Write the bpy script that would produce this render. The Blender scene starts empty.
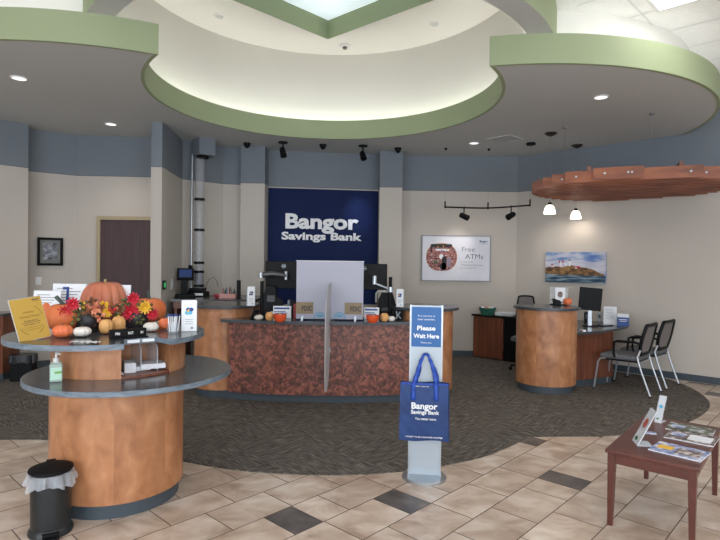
import bpy, bmesh, math, random
from mathutils import Vector, Matrix
random.seed(7)
PI = math.pi
S = bpy.context.scene
C = S.collection

# ------------------------------------------------------------------ camera
F = 541.0; EYE = Vector((0, 0, 1.6))
_p, _r = math.radians(.68), math.radians(.75)
FW = Vector((0, math.cos(_p), -math.sin(_p)))
_R0 = Vector((1, 0, 0)); _U0 = _R0.cross(FW)
RT = _R0*math.cos(_r) + _U0*math.sin(_r)
UP = _U0*math.cos(_r) - _R0*math.sin(_r)
cd = bpy.data.cameras.new('camera'); cam = bpy.data.objects.new('camera', cd); C.objects.link(cam)
cd.sensor_width = 36; cd.lens = F/720*36; cd.clip_end = 100; cd.clip_start = .05
cam.matrix_world = Matrix(((RT.x, UP.x, -FW.x, 0), (RT.y, UP.y, -FW.y, 0), (RT.z, UP.z, -FW.z, 1.6), (0, 0, 0, 1)))
S.camera = cam

def at(px, py, z):                       # where the sight line meets a level of height z
    d = FW*F + RT*(px-360) - UP*(py-270)
    t = (z-1.6)/d.z
    return Vector((d.x*t, d.y*t, z))
def atY(px, py, Y):
    d = FW*F + RT*(px-360) - UP*(py-270)
    t = Y/d.y
    return Vector((d.x*t, Y, 1.6+d.z*t))
def face(v): return -math.atan2(v[0], v[1])

# ------------------------------------------------------------------ materials
def lin(c):
    c = [x/255 for x in c]
    return tuple((x/12.92 if x <= .04045 else ((x+.055)/1.055)**2.4) for x in c) + (1,)
MT = {}
def M(name, col=(200, 200, 200), rough=.5, metal=0, emit=None, es=0, trans=0, alpha=1, spec=.5, coat=0):
    if name in MT: return MT[name]
    m = bpy.data.materials.new(name); m.use_nodes = True
    b = m.node_tree.nodes['Principled BSDF']
    b.inputs['Base Color'].default_value = lin(col); b.inputs['Roughness'].default_value = rough
    b.inputs['Metallic'].default_value = metal; b.inputs['Specular IOR Level'].default_value = spec
    b.inputs['Transmission Weight'].default_value = trans; b.inputs['Alpha'].default_value = alpha
    b.inputs['Coat Weight'].default_value = coat
    if emit: b.inputs['Emission Color'].default_value = lin(emit); b.inputs['Emission Strength'].default_value = es
    MT[name] = m
    return m
def NM(name, stops, scale=(5, 5, 5), detail=4, rough=.5, metal=0, kind='noise', nscale=1, distort=0, rnd=0, bump=0, spec=.5, coat=0, rlo=0, phase=0):
    m = M(name, (128, 128, 128), rough, metal, spec=spec, coat=coat)
    nt = m.node_tree; N = nt.nodes; L = nt.links; b = N['Principled BSDF']
    tc = N.new('ShaderNodeTexCoord'); mp = N.new('ShaderNodeMapping'); mp.inputs['Scale'].default_value = scale
    mp.inputs['Location'].default_value = (phase, phase*.7, 0)
    L.new(tc.outputs['Object'], mp.inputs['Vector'])
    t = N.new('ShaderNodeTexNoise'); t.inputs['Scale'].default_value = nscale; t.inputs['Detail'].default_value = detail
    t.inputs['Distortion'].default_value = distort
    if rnd:
        at_ = N.new('ShaderNodeAttribute'); at_.attribute_name = 'rnd'
        ad = N.new('ShaderNodeVectorMath'); ad.operation = 'MULTIPLY_ADD'
        ad.inputs[1].default_value = (17, 23, 31); L.new(at_.outputs['Fac'], ad.inputs[0]); L.new(mp.outputs[0], ad.inputs[2])
        L.new(ad.outputs[0], t.inputs['Vector'])
    else: L.new(mp.outputs[0], t.inputs['Vector'])
    cr = N.new('ShaderNodeValToRGB'); e = cr.color_ramp.elements
    while len(e) < len(stops): e.new(.5)
    for k, (p, c) in enumerate(stops): e[k].position = p; e[k].color = lin(c)
    L.new(t.outputs['Fac'], cr.inputs['Fac'])
    out = cr.outputs['Color']
    if rnd:
        mr = N.new('ShaderNodeMapRange'); mr.inputs['To Min'].default_value = 1-rnd; mr.inputs['To Max'].default_value = 1+rnd
        L.new(at_.outputs['Fac'], mr.inputs['Value'])
        mx = N.new('ShaderNodeVectorMath'); mx.operation = 'SCALE'
        L.new(out, mx.inputs[0]); L.new(mr.outputs[0], mx.inputs['Scale']); out = mx.outputs[0]
    L.new(out, b.inputs['Base Color'])
    if bump:
        bp = N.new('ShaderNodeBump'); bp.inputs['Strength'].default_value = bump; bp.inputs['Distance'].default_value = .01
        L.new(t.outputs['Fac'], bp.inputs['Height']); L.new(bp.outputs[0], b.inputs['Normal'])
    if rlo:
        mr2 = N.new('ShaderNodeMapRange'); mr2.inputs['To Min'].default_value = rlo; mr2.inputs['To Max'].default_value = rough
        L.new(t.outputs['Fac'], mr2.inputs['Value']); L.new(mr2.outputs[0], b.inputs['Roughness'])
    return m

beige = NM('beige_paint', [(.3, (196, 188, 179)), (.7, (200, 192, 183))], (1, 1, 1), rough=.75)
bluep = NM('blue_grey_paint', [(.3, (120, 128, 136)), (.7, (124, 132, 140))], (1, 1, 1), rough=.75)
ceilm = NM('soffit_paint', [(.3, (198, 200, 198)), (.7, (202, 204, 202))], (1, 1, 1), rough=.8)
green = NM('sage_green_paint', [(.3, (154, 165, 130)), (.7, (158, 169, 134))], (1, 1, 1), rough=.7)
cream = NM('cream_paint', [(.3, (216, 214, 207)), (.7, (220, 218, 211))], (1, 1, 1), rough=.75)
whitep = M('white_paint', (236, 233, 226), .7)
basem = M('grey_vinyl_base', (66, 76, 84), .45)
wood = NM('cherry_veneer', [(.28, (154, 100, 66)), (.45, (176, 119, 80)), (.6, (190, 133, 93)), (.78, (208, 153, 112))], (4.5, 4.5, 3.0), 6, .36, distort=.45, nscale=2.0, rnd=.13, coat=.15)
wood_red = NM('dark_cherry_veneer', [(.25, (92, 50, 36)), (.5, (116, 66, 46)), (.75, (134, 80, 56))], (9, 9, .7), 5, .4, distort=.6, nscale=2, rnd=.08)
slatw = NM('canopy_cherry_wood', [(.25, (94, 48, 26)), (.5, (128, 68, 38)), (.75, (158, 92, 54))], (1.2, 6, 6), 4, .42, distort=.5, nscale=2, rnd=.12)
mahog = NM('mahogany_wood', [(.3, (80, 42, 35)), (.6, (94, 50, 41)), (.8, (106, 58, 48))], (6, 6, 6), 5, .32, distort=.5)
doorw = NM('dark_maroon_door_veneer', [(.3, (66, 46, 50)), (.7, (82, 58, 60))], (30, 30, 2), 4, .5)
stone = NM('dark_laminate_top', [(.3, (66, 67, 69)), (.55, (80, 80, 82)), (.8, (100, 101, 104))], (60, 60, 60), 3, .22, nscale=1.5, rlo=.16)
rim_lit = NM('window_lit_counter_edge', [(.3, (86, 98, 110)), (.7, (124, 138, 150))], (14, 14, 60), 4, .35)  # stand rim: bluish window light put into the edge colour
copper = NM('mottled_copper_laminate', [(.34, (76, 48, 42)), (.47, (108, 66, 56)), (.56, (140, 84, 70)), (.70, (170, 106, 88))], (9, 9, 9), 9, .4, distort=1.0, nscale=2.0)
frame_tan = M('tan_painted_frame', (176, 160, 128), .5)
black = M('black_plastic', (11, 12, 14), .5, spec=.2)
blackmat = M('matte_black', (14, 14, 16), .7, spec=.2)
chrome = M('chrome', (190, 196, 202), .34, .7)
steel = M('brushed_aluminium', (176, 182, 188), .35, .9)
silver = M('silver_panel', (172, 182, 190), .4, .35)
signblue = M('sign_blue', (38, 96, 158), .45)
navy = NM('navy_panel', [(.3, (20, 34, 76)), (.7, (24, 38, 82))], (2, 2, 2), rough=.6, spec=.12)
letterm = M('light_grey_letters', (242, 243, 245), .4)
white = M('white_card', (232, 234, 238), .5)
whitegl = M('white_plastic', (228, 228, 226), .3)
textdk = M('dark_ink', (52, 54, 60), .6)
textgr = M('grey_ink', (140, 142, 148), .6)
lblue = M('light_blue_ink', (86, 176, 214), .5)
dblue = M('dark_blue_ink', (36, 70, 140), .5)
yel = M('yellow_ink', (240, 190, 70), .5)
goldcard = M('gold_card', (196, 158, 68), .5)
goldink = M('gold_ink', (140, 108, 34), .6)
bagm = NM('blue_nonwoven_bag', [(.35, (22, 50, 100)), (.7, (32, 64, 118))], (9, 9, 9), 3, .6)
bagh = NM('bright_blue_strap', [(.35, (20, 56, 146)), (.7, (40, 84, 182))], (20, 20, 40), 3, .5)
orange_b = M('orange_bowl_plastic', (226, 88, 44), .35)
pk_o = NM('orange_pumpkin_skin', [(.3, (214, 106, 56)), (.7, (230, 132, 78))], (4, 4, 4), 4, .5)
pk_big = NM('big_pumpkin_skin', [(.3, (182, 102, 74)), (.7, (206, 130, 98))], (5, 5, 5), 4, .5)
pk_br = NM('bright_pumpkin_skin', [(.3, (226, 110, 66)), (.7, (238, 134, 88))], (6, 6, 6), 4, .45)
pk_y = NM('tan_gourd_skin', [(.3, (214, 156, 92)), (.7, (232, 180, 116))], (8, 8, 8), 4, .5)
pk_w = NM('cream_gourd_skin', [(.3, (224, 216, 206)), (.7, (240, 234, 226))], (8, 8, 8), 4, .5)
stemd = NM('dark_green_stem', [(.3, (52, 66, 60)), (.7, (84, 98, 86))], (20, 20, 6), 3, .6)
stemt = NM('dry_tan_stem', [(.3, (138, 124, 80)), (.7, (176, 160, 112))], (20, 20, 6), 3, .6)
redp = NM('red_petal', [(.3, (190, 30, 50)), (.7, (214, 50, 66))], (20, 20, 20), 2, .6)
yelp = NM('yellow_petal', [(.3, (226, 174, 40)), (.7, (240, 196, 70))], (20, 20, 20), 2, .6)
peachp = NM('peach_petal', [(.3, (206, 122, 92)), (.7, (226, 150, 116))], (20, 20, 20), 2, .6)
leafd = NM('olive_leaf', [(.3, (66, 72, 44)), (.7, (110, 108, 64))], (20, 20, 20), 2, .6)
leafb = NM('brown_leaf', [(.3, (92, 62, 44)), (.7, (130, 88, 60))], (20, 20, 20), 2, .6)
potm = M('black_pot_glaze', (34, 32, 36), .45)
glow = M('lamp_lens', (255, 255, 255), .4, emit=(250, 250, 250), es=.9)
troff = M('troffer_lens', (255, 255, 255), .4, emit=(255, 253, 250), es=6)
shade_m = M('frosted_white_glass', (250, 248, 240), .4, emit=(255, 244, 226), es=2.6)
covem = M('cove_lamp_tube', (255, 255, 255), .4, emit=(255, 253, 250), es=19)
covem2 = M('lobe_lamp_tube', (255, 255, 255), .4, emit=(255, 253, 250), es=5)
skym = M('skylight_diffuser', (225, 235, 238), .5, emit=(214, 230, 236), es=.62)
screenm = M('lit_blue_screen', (40, 60, 110), .3, emit=(60, 90, 150), es=.12)
green_led = M('green_indicator', (40, 140, 80), .4, emit=(60, 190, 110), es=.4)
tilec = NM('ceiling_tile', [(.35, (238, 238, 236)), (.7, (244, 244, 242))], (30, 30, 30), 3, .85)
gridm = M('ceiling_grid_metal', (222, 222, 220), .5)
darktile = NM('slate_floor_tile', [(.3, (68, 64, 64)), (.5, (92, 86, 84)), (.75, (124, 114, 106))], (3, 3, 3), 5, .38, nscale=1.6, rnd=.1)
grout = M('grout', (104, 92, 82), .85)
tile = NM('sandstone_floor_tile', [(.3, (166, 142, 124)), (.43, (188, 166, 148)), (.56, (206, 188, 172)), (.72, (222, 209, 196))], (2.6, 3.4, 2.6), 6, .36, nscale=1.5, distort=.5, rnd=.06, rlo=.26)
meshf = M('chair_mesh', (120, 114, 112), .8)
seatf = NM('grey_seat_fabric', [(.35, (84, 86, 90)), (.65, (112, 113, 116))], (90, 90, 90), 3, .9)
pinkp = M('pink_plastic', (214, 158, 150), .5)
basketm = NM('green_wicker', [(.4, (34, 92, 76)), (.6, (62, 132, 110))], (60, 60, 60), 2, .7)
mat_bag = M('bin_liner', (226, 232, 240), .2, alpha=.36, trans=.0)
blackbag = M('black_bin_liner', (34, 36, 40), .3)
acr = M('clear_acrylic', (225, 230, 236), .08, alpha=.25)
acr_edge = M('acrylic_edge', (214, 220, 228), .2, alpha=.75)
tubem = M('clear_carrier_tube', (206, 208, 214), .1, alpha=.3)
tan_pl = M('tan_plaque', (142, 122, 92), .5)
redpl = M('red_plastic', (170, 34, 44), .4)
greenpl = M('green_plastic', (44, 110, 56), .5)
liquid = M('sanitizer_bottle', (206, 232, 222), .12, alpha=.55)
labelg = M('green_label', (120, 178, 84), .5)

def frosted(name, col, a):
    m = bpy.data.materials.new(name); m.use_nodes = True; nt = m.node_tree; nt.nodes.clear(); N = nt.nodes; L = nt.links
    o = N.new('ShaderNodeOutputMaterial'); d = N.new('ShaderNodeBsdfDiffuse'); t = N.new('ShaderNodeBsdfTranslucent'); g = N.new('ShaderNodeBsdfGlossy')
    for n in (d, t): n.inputs['Color'].default_value = lin(col)
    g.inputs['Roughness'].default_value = .3
    m1 = N.new('ShaderNodeMixShader'); m1.inputs[0].default_value = .45; L.new(d.outputs[0], m1.inputs[1]); L.new(t.outputs[0], m1.inputs[2])
    m2 = N.new('ShaderNodeMixShader'); m2.inputs[0].default_value = .05; L.new(m1.outputs[0], m2.inputs[1]); L.new(g.outputs[0], m2.inputs[2])
    tr = N.new('ShaderNodeBsdfTransparent'); m3 = N.new('ShaderNodeMixShader'); m3.inputs[0].default_value = a
    L.new(tr.outputs[0], m3.inputs[1]); L.new(m2.outputs[0], m3.inputs[2]); L.new(m3.outputs[0], o.inputs[0])
    return m
frost = frosted('frosted_lavender_acrylic', (206, 206, 222), 1.0)
frost2 = frosted('frosted_clear_acrylic', (224, 224, 228), .62)

def carpet_mat():
    m = M('dark_herringbone_carpet', (70, 66, 62), .95, spec=.15); nt = m.node_tree; N = nt.nodes; L = nt.links; b = N['Principled BSDF']
    tc = N.new('ShaderNodeTexCoord')
    mp = N.new('ShaderNodeMapping'); mp.inputs['Rotation'].default_value = (0, 0, math.radians(47)); L.new(tc.outputs['Object'], mp.inputs['Vector'])
    ck = N.new('ShaderNodeTexChecker'); ck.inputs['Scale'].default_value = 1/.6; L.new(mp.outputs[0], ck.inputs['Vector'])
    ns = []
    for sc in ((7, 105, 1), (105, 7, 1)):
        q = N.new('ShaderNodeMapping'); q.inputs['Scale'].default_value = sc; L.new(mp.outputs[0], q.inputs['Vector'])
        n = N.new('ShaderNodeTexNoise'); n.inputs['Scale'].default_value = 1; n.inputs['Detail'].default_value = 3; L.new(q.outputs[0], n.inputs['Vector']); ns.append(n)
    mx = N.new('ShaderNodeMix'); mx.data_type = 'FLOAT'; L.new(ck.outputs['Fac'], mx.inputs[0]); L.new(ns[0].outputs['Fac'], mx.inputs[2]); L.new(ns[1].outputs['Fac'], mx.inputs[3])
    cr = N.new('ShaderNodeValToRGB'); e = cr.color_ramp.elements
    e[0].position = .34; e[0].color = lin((66, 61, 57)); e[1].position = .68; e[1].color = lin((136, 129, 122)); k = e.new(.5); k.color = lin((94, 88, 82))
    L.new(mx.outputs[0], cr.inputs['Fac']); L.new(cr.outputs[0], b.inputs['Base Color'])
    bp = N.new('ShaderNodeBump'); bp.inputs['Strength'].default_value = .3; bp.inputs['Distance'].default_value = .004
    L.new(mx.outputs[0], bp.inputs['Height']); L.new(bp.outputs[0], b.inputs['Normal'])
    return m
carpetm = carpet_mat()

# ------------------------------------------------------------------ mesh builder
class MB:
    def __init__(s): s.v = []; s.f = []; s.mi = []; s.sm = []; s.rn = []; s.m = 0; s.smooth = False; s.r = 0; s.X = None
    def add(s, vs, fs, smooth=None):
        o = len(s.v)
        for p in vs:
            p = Vector(p); s.v.append(s.X @ p if s.X else p)
        for f in fs:
            s.f.append([o+i for i in f]); s.mi.append(s.m); s.sm.append(s.smooth if smooth is None else smooth); s.rn.append(s.r)
        return s
    def box(s, x0, x1, y0, y1, z0, z1):
        return s.add([(x, y, z) for z in (z0, z1) for y in (y0, y1) for x in (x0, x1)],
                     [(0, 2, 3, 1), (4, 5, 7, 6), (0, 1, 5, 4), (2, 6, 7, 3), (0, 4, 6, 2), (1, 3, 7, 5)])
    def prism(s, poly, z0, z1):
        n = len(poly)
        a = sum(poly[i][0]*poly[(i+1) % n][1]-poly[(i+1) % n][0]*poly[i][1] for i in range(n))
        if a < 0: poly = poly[::-1]
        return s.add([(p[0], p[1], z0) for p in poly]+[(p[0], p[1], z1) for p in poly],
                     [tuple(range(n-1, -1, -1)), tuple(range(n, 2*n))]+[(i, (i+1) % n, n+(i+1) % n, n+i) for i in range(n)])
    def prismXZ(s, poly, y0, y1):                      # outline in x,z ; thickness in y
        n = len(poly)
        a = sum(poly[i][0]*poly[(i+1) % n][1]-poly[(i+1) % n][0]*poly[i][1] for i in range(n))
        if a < 0: poly = poly[::-1]
        return s.add([(p[0], y0, p[1]) for p in poly]+[(p[0], y1, p[1]) for p in poly],
                     [tuple(range(n)), tuple(range(2*n-1, n-1, -1))]+[(i, n+i, n+(i+1) % n, (i+1) % n) for i in range(n)])
    def lathe(s, prof, n=24, c=(0, 0), caps=True):
        vs = []; fs = []
        for (r, z) in prof:
            for k in range(n):
                a = 2*PI*k/n; vs.append((c[0]+r*math.cos(a), c[1]+r*math.sin(a), z))
        for j in range(len(prof)-1):
            for k in range(n):
                k2 = (k+1) % n; fs.append((j*n+k, j*n+k2, (j+1)*n+k2, (j+1)*n+k))
        if caps:
            if prof[0][0] > 1e-5 and prof[0][1] != prof[1][1]: fs.append(tuple(range(n-1, -1, -1)))
            if prof[-1][0] > 1e-5 and prof[-1][1] != prof[-2][1]: fs.append(tuple((len(prof)-1)*n+k for k in range(n)))
        return s.add(vs, fs, True)
    def cyl(s, x, y, z0, z1, r, n=24, r1=None): return s.lathe([(r, z0), (r1 if r1 is not None else r, z1)], n, (x, y))
    def tube(s, pts, r, n=8, closed=False):
        pts = [Vector(p) for p in pts]; vs = []; fs = []
        prev = None; m = len(pts)
        for i, p in enumerate(pts):
            if closed: t = (pts[(i+1) % m]-pts[i-1]).normalized()
            else: t = (pts[min(i+1, m-1)]-pts[max(i-1, 0)]).normalized()
            if prev is None:
                a = Vector((0, 0, 1)) if abs(t.z) < .9 else Vector((1, 0, 0))
                u = t.cross(a).normalized()
            else: u = (prev - t*prev.dot(t)).normalized()
            prev = u; w = t.cross(u)
            rr = r[i] if isinstance(r, (list, tuple)) else r
            for k in range(n):
                a = 2*PI*k/n; vs.append(p+u*rr*math.cos(a)+w*rr*math.sin(a))
        for i in range(m if closed else m-1):
            i2 = (i+1) % m
            for k in range(n):
                k2 = (k+1) % n; fs.append((i*n+k, i*n+k2, i2*n+k2, i2*n+k))
        if not closed: fs.append(tuple(range(n-1, -1, -1))); fs.append(tuple((m-1)*n+k for k in range(n)))
        return s.add(vs, fs, True)
    def ball(s, c, rx, ry, rz, nu=16, nv=10):
        vs = []; fs = []
        for j in range(nv+1):
            th = PI*j/nv
            for k in range(nu):
                a = 2*PI*k/nu; vs.append((c[0]+rx*math.sin(th)*math.cos(a), c[1]+ry*math.sin(th)*math.sin(a), c[2]-rz*math.cos(th)))
        for j in range(nv):
            for k in range(nu):
                k2 = (k+1) % nu; fs.append((j*nu+k, j*nu+k2, (j+1)*nu+k2, (j+1)*nu+k))
        return s.add(vs, fs, True)
    def band(s, pts, z0, z1, t):                       # vertical strip along a plan path, t = thickness to its left
        n = len(pts); off = []
        for i in range(n):
            a = Vector(pts[max(i-1, 0)][:2]); b = Vector(pts[min(i+1, n-1)][:2]); d = (b-a).normalized()
            off.append((pts[i][0]-d.y*t, pts[i][1]+d.x*t))
        vs = []
        for i in range(n):
            vs += [(pts[i][0], pts[i][1], z0), (pts[i][0], pts[i][1], z1), (off[i][0], off[i][1], z1), (off[i][0], off[i][1], z0)]
        fs = []
        for i in range(n-1):
            a = 4*i; b = a+4
            for j in range(4): fs.append((a+j, a+(j+1) % 4, b+(j+1) % 4, b+j))
        fs += [(0, 3, 2, 1), (4*n-4, 4*n-3, 4*n-2, 4*n-1)]
        return s.add(vs, fs)
    def build(s, name, mats, parent=None, bevel=0, loc=None):
        me = bpy.data.meshes.new(name); me.from_pydata(s.v, [], s.f)
        if not isinstance(mats, (list, tuple)): mats = [mats]
        for m in mats: me.materials.append(m)
        me.polygons.foreach_set('material_index', s.mi); me.polygons.foreach_set('use_smooth', s.sm)
        if any(s.rn):
            at_ = me.attributes.new('rnd', 'FLOAT', 'FACE'); at_.data.foreach_set('value', s.rn)
        me.update()
        if not any(s.rn):
            bm = bmesh.new(); bm.from_mesh(me); bmesh.ops.recalc_face_normals(bm, faces=bm.faces[:]); bm.to_mesh(me); bm.free()
        if any(s.sm): me.set_sharp_from_angle(angle=math.radians(38))
        o = bpy.data.objects.new(name, me); C.objects.link(o)
        if parent: o.parent = parent
        if loc is not None: o.location = loc
        if bevel:
            md = o.modifiers.new('bevel', 'BEVEL'); md.width = bevel; md.segments = 2; md.limit_method = 'ANGLE'; md.angle_limit = math.radians(40)
        return o

def tag(o, label, cat, group=None):
    o['label'] = label; o['category'] = cat
    if group: o['group'] = group
    return o
def thing(name, label, cat, loc=(0, 0, 0), rz=0, group=None):
    o = bpy.data.objects.new(name, None); C.objects.link(o); o.empty_display_size = .1
    o.location = loc; o.rotation_euler = (0, 0, rz)
    return tag(o, label, cat, group)
def struct(o): o['kind'] = 'structure'; return o
def dup(root, loc, rz=None, label=None, group=None, sc=None):
    r = root.copy(); C.objects.link(r); r.location = loc
    if rz is not None: r.rotation_euler = (root.rotation_euler[0], root.rotation_euler[1], rz)
    if sc: r.scale = (sc, sc, sc)
    if label: r['label'] = label
    if group: r['group'] = group
    for ch in list(root.children):
        c = ch.copy(); C.objects.link(c); c.parent = r
        for g in list(ch.children):
            d = g.copy(); C.objects.link(d); d.parent = c
    return r
def text(name, body, mat, parent, org, w, h, ext=.001, bold=0, align='C', rot=None, label=None):
    """flat lettering in the local x/z plane, facing -y; org = centre of its baseline box; w,h = size"""
    cu = bpy.data.curves.new(name, 'FONT'); cu.body = body; cu.size = 1; cu.offset = bold; cu.extrude = .5; cu.resolution_u = 3
    ob = bpy.data.objects.new('tmp_text', cu); C.objects.link(ob)
    me = bpy.data.meshes.new_from_object(ob); bpy.data.objects.remove(ob); bpy.data.curves.remove(cu)
    xs = [v.co.x for v in me.vertices]; ys = [v.co.y for v in me.vertices]
    x0, x1, y0, y1 = min(xs), max(xs), min(ys), max(ys)
    for v in me.vertices:
        x = (v.co.x-x0)/(x1-x0)-.5; y = (v.co.y-y0)/(y1-y0)-.5; z = v.co.z
        p = Vector((x*w, -(z+.5)*ext, y*h))
        if rot: p = rot @ p
        v.co = Vector(org)+p
    me.name = name; me.materials.clear(); me.materials.append(mat)
    o = bpy.data.objects.new(name, me); C.objects.link(o); o.parent = parent
    return o
def spline(P, n=8, closed=False):
    out = []; m = len(P)
    for i in range(m if closed else m-1):
        p0, p1, p2, p3 = [Vector(P[j % m] if closed else P[max(0, min(m-1, j))]) for j in (i-1, i, i+1, i+2)]
        for k in range(n):
            t = k/n
            out.append(.5*((2*p1)+(p2-p0)*t+(2*p0-5*p1+4*p2-p3)*t*t+(3*p1-p0-3*p2+p3)*t**3))
    if not closed: out.append(Vector(P[-1]))
    return out
def circle(c, r, n, a0=0, a1=2*PI, end=True):
    return [(c[0]+r*math.cos(a0+(a1-a0)*k/n), c[1]+r*math.sin(a0+(a1-a0)*k/n)) for k in range(n+1 if end else n)]

# ------------------------------------------------------------------ floor
ZS, ZT, ZO, ZD, ZB = 3.49, 3.765, 4.11, 4.86, 2.88
def uv2xy(u, v): return (u*.682+v*.7314, u*.7314-v*.682)
fl = MB(); fl.m = 2; fl.box(-8, 8.6, -2.9, 10.4, -.12, -.002)
lines = [-3.66, -3.348, -3.037, -2.727, -2.42, -2.097, -1.777, -1.455]
while lines[0] > -9: lines.insert(0, lines[0]-.314)
while lines[-1] < 7.2: lines.append(lines[-1]+.314)
i0 = min(range(len(lines)), key=lambda i: abs(lines[i]+2.42))
darks = {(-2.727, 2.06): 1, (-2.42, 2.76): 1, (-2.42, 4.56): 1, (-1.777, 3.91): 1, (-1.455, 8.05): 1, (-5.54, .64): 1}
for i in range(len(lines)-1):
    v0, v1 = lines[i], lines[i+1]
    ph = 2.30 if (i-i0) % 2 == 0 else 2.07
    for n in range(-22, 30):
        ua = ph+.455*n; ub = ua+.455
        cuts = [(ua, ub, 0)]
        for (dv, du) in darks:
            if abs(dv-v0) < .12 and ua-.03 <= du < ub-.05:
                if du < ua+.1: cuts = [(ua, ua+.222, 1), (ua+.222, ub, 0)]
                else: cuts = [(ua, ub-.222, 0), (ub-.222, ub, 1)]
        for (a, b, dk) in cuts:
            cx, cy = uv2xy((a+b)/2, (v0+v1)/2)
            if not (-6.9 < cx < 7.9 and -2.5 < cy < 9) or cx+cy > 12.2 or (cy > 6.0 and cx < 3.9) or (cy > 5.3 and -2.5 < cx < 3): continue
            fl.r = .02+.96*random.random(); fl.m = dk
            g = .0035
            P = [uv2xy(a+g, v0+g), uv2xy(b-g, v0+g), uv2xy(b-g, v1-g), uv2xy(a+g, v1-g)]
            fl.add([(p[0], p[1], 0) for p in P], [(0, 1, 2, 3)])
struct(fl.build('floor', [tile, darktile, grout]))
cp = [(-3.161, 4.761), (-2.764, 4.77), (-2.2, 4.64), (-1.8, 4.46), (-1.375, 4.295), (-1.061, 4.17), (-0.738, 4.095), (-0.356, 4.058), (0.02, 4.076), (0.328, 4.146), (0.653, 4.27), (1.016, 4.47), (1.285, 4.70), (1.60, 5.03)]
cp2 = [(1.60, 5.03), (1.905, 5.06), (2.386, 5.1), (2.957, 5.277), (3.458, 5.618), (3.83, 5.956), (4.113, 6.308), (4.28, 6.65), (4.38, 6.98), (4.43, 7.308), (4.43, 7.72)]
cpo = [(-7, 4.9), (-4.2, 4.76)]+[tuple(p) for p in spline([p+(0,) for p in cp], 6)]+[tuple(p) for p in spline([p+(0,) for p in cp2], 6)][1:]+[(2.72, 9.43), (-7, 9.43)]
cpo = [(p[0], p[1]) for p in cpo]
tmp = MB(); tmp.prism(cpo, .0, .008)
struct(tmp.build('floor', carpetm))

# ------------------------------------------------------------------ walls
def wall(name, pts, z1=ZS, thick=.12, sp=ZB, z0=0):
    b = MB(); b.m = 0; b.band(pts, z0, sp, thick); b.m = 1; b.band(pts, sp+.006, z1, thick)
    b.m = 2; b.band([(p[0], p[1]) for p in pts], sp, sp+.006, thick-.012)
    return struct(b.build(name, [beige, bluep, basem]))
def base(name, pts, t=.012):
    return struct(MB().band(pts, .008, .105, -t).build(name, basem))
W = dict(
    wall_right=[(2.72, 9.43), (4.95, 7.33), (8.0, 4.35)],
    wall_back=[(.66, 9.43), (2.72, 9.43)],
    wall_logo=[(-1.60, 9.126), (.345, 9.386)],
    wall_niche=[(-2.79, 8.46), (-2.27, 8.92), (-1.93, 9.01)],
    wall_side=[(-2.72, 7.40), (-2.79, 8.46)],
    wall_alcove=[(-4.86, 7.86), (-4.33, 8.25), (-3.0, 8.31)],
    wall_left=[(-7.2, 4.4), (-4.90, 7.37), (-4.68, 7.62)],
)
for k, p in W.items():
    wall(k, p, z1=ZS if k != 'wall_right' else ZO)
base('baseboard_right', W['wall_right']); base('baseboard_back', W['wall_back']); base('baseboard_niche', W['wall_niche'])
base('baseboard_alcove', [(-4.86, 7.86), (-4.33, 8.25), (-4.12, 8.26)]); base('baseboard_left', W['wall_left'])
def pil(name, x0, x1, y0, y1):
    b = MB(); b.m = 0; b.box(x0, x1, y0, y1, 0, ZB); b.m = 1; b.box(x0, x1, y0, y1, ZB+.006, ZS); b.m = 2; b.box(x0+.01, x1-.01, y0+.01, y1, ZB, ZB+.006)
    struct(b.build(name, [beige, bluep, basem], bevel=0))
pil('trim_1', -1.955, -1.565, 8.80, 9.25)
pil('trim_2', .31, .69, 9.06, 9.55)
pil('trim_3', -2.87, -2.722, 7.40, 7.6)
b = MB(); b.band([(-4.68, 7.62), (-4.86, 7.86)], 0, ZS, .1); struct(b.build('wall_alcove_return', beige))
# room behind and beside the camera
struct(MB().box(-7.3, -7.2, -2.7, 4.5, 0, ZO).build('wall_west', beige))
struct(MB().box(8.0, 8.12, -2.7, 4.4, 0, ZO).build('wall_east', beige))
b = MB(); b.box(-7.3, 8.12, -2.82, -2.7, 0, .35); b.box(-7.3, 8.12, -2.82, -2.7, 3.3, ZO)
wins = [(-6.6, -4.2), (-3.7, -1.3), (-.8, 1.6), (2.1, 4.5), (5.0, 7.4)]
xs = [-7.3]+[x for w in wins for x in w]+[8.12]
for k in range(0, len(xs), 2): b.box(xs[k], xs[k+1], -2.82, -2.7, .35, 3.3)
struct(b.build('wall_south', beige))
for n, (x0, x1) in enumerate(wins):
    b = MB()
    for (a, c2, z0, z1) in ((x0, x0+.06, .35, 3.3), (x1-.06, x1, .35, 3.3), (x0, x1, .35, .41), (x0, x1, 3.24, 3.3), ((x0+x1)/2-.025, (x0+x1)/2+.025, .35, 3.3)):
        b.box(a, c2, -2.80, -2.74, z0, z1)
    struct(b.build('window_%d' % (n+1), steel))
# door in the alcove
dx0, dx1 = -4.00, -2.99
b = MB(); b.m = 0
b.box(dx0, dx0+.055, 8.20, 8.30, 0, 2.27); b.box(dx0+.055, dx1, 8.20, 8.30, 2.215, 2.27); b.box(dx1, dx1+.055, 8.20, 8.30, 0, 2.27)
b.m = 1; b.box(dx0+.055, dx1, 8.225, 8.27, .01, 2.215)
d = struct(b.build('door_1', [frame_tan, doorw]))
MB().tube([(dx0+.13, 8.225, 1.0), (dx0+.13, 8.17, 1.0), (dx0+.24, 8.17, 1.0)], .011).build('door_handle', steel, d)

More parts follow.
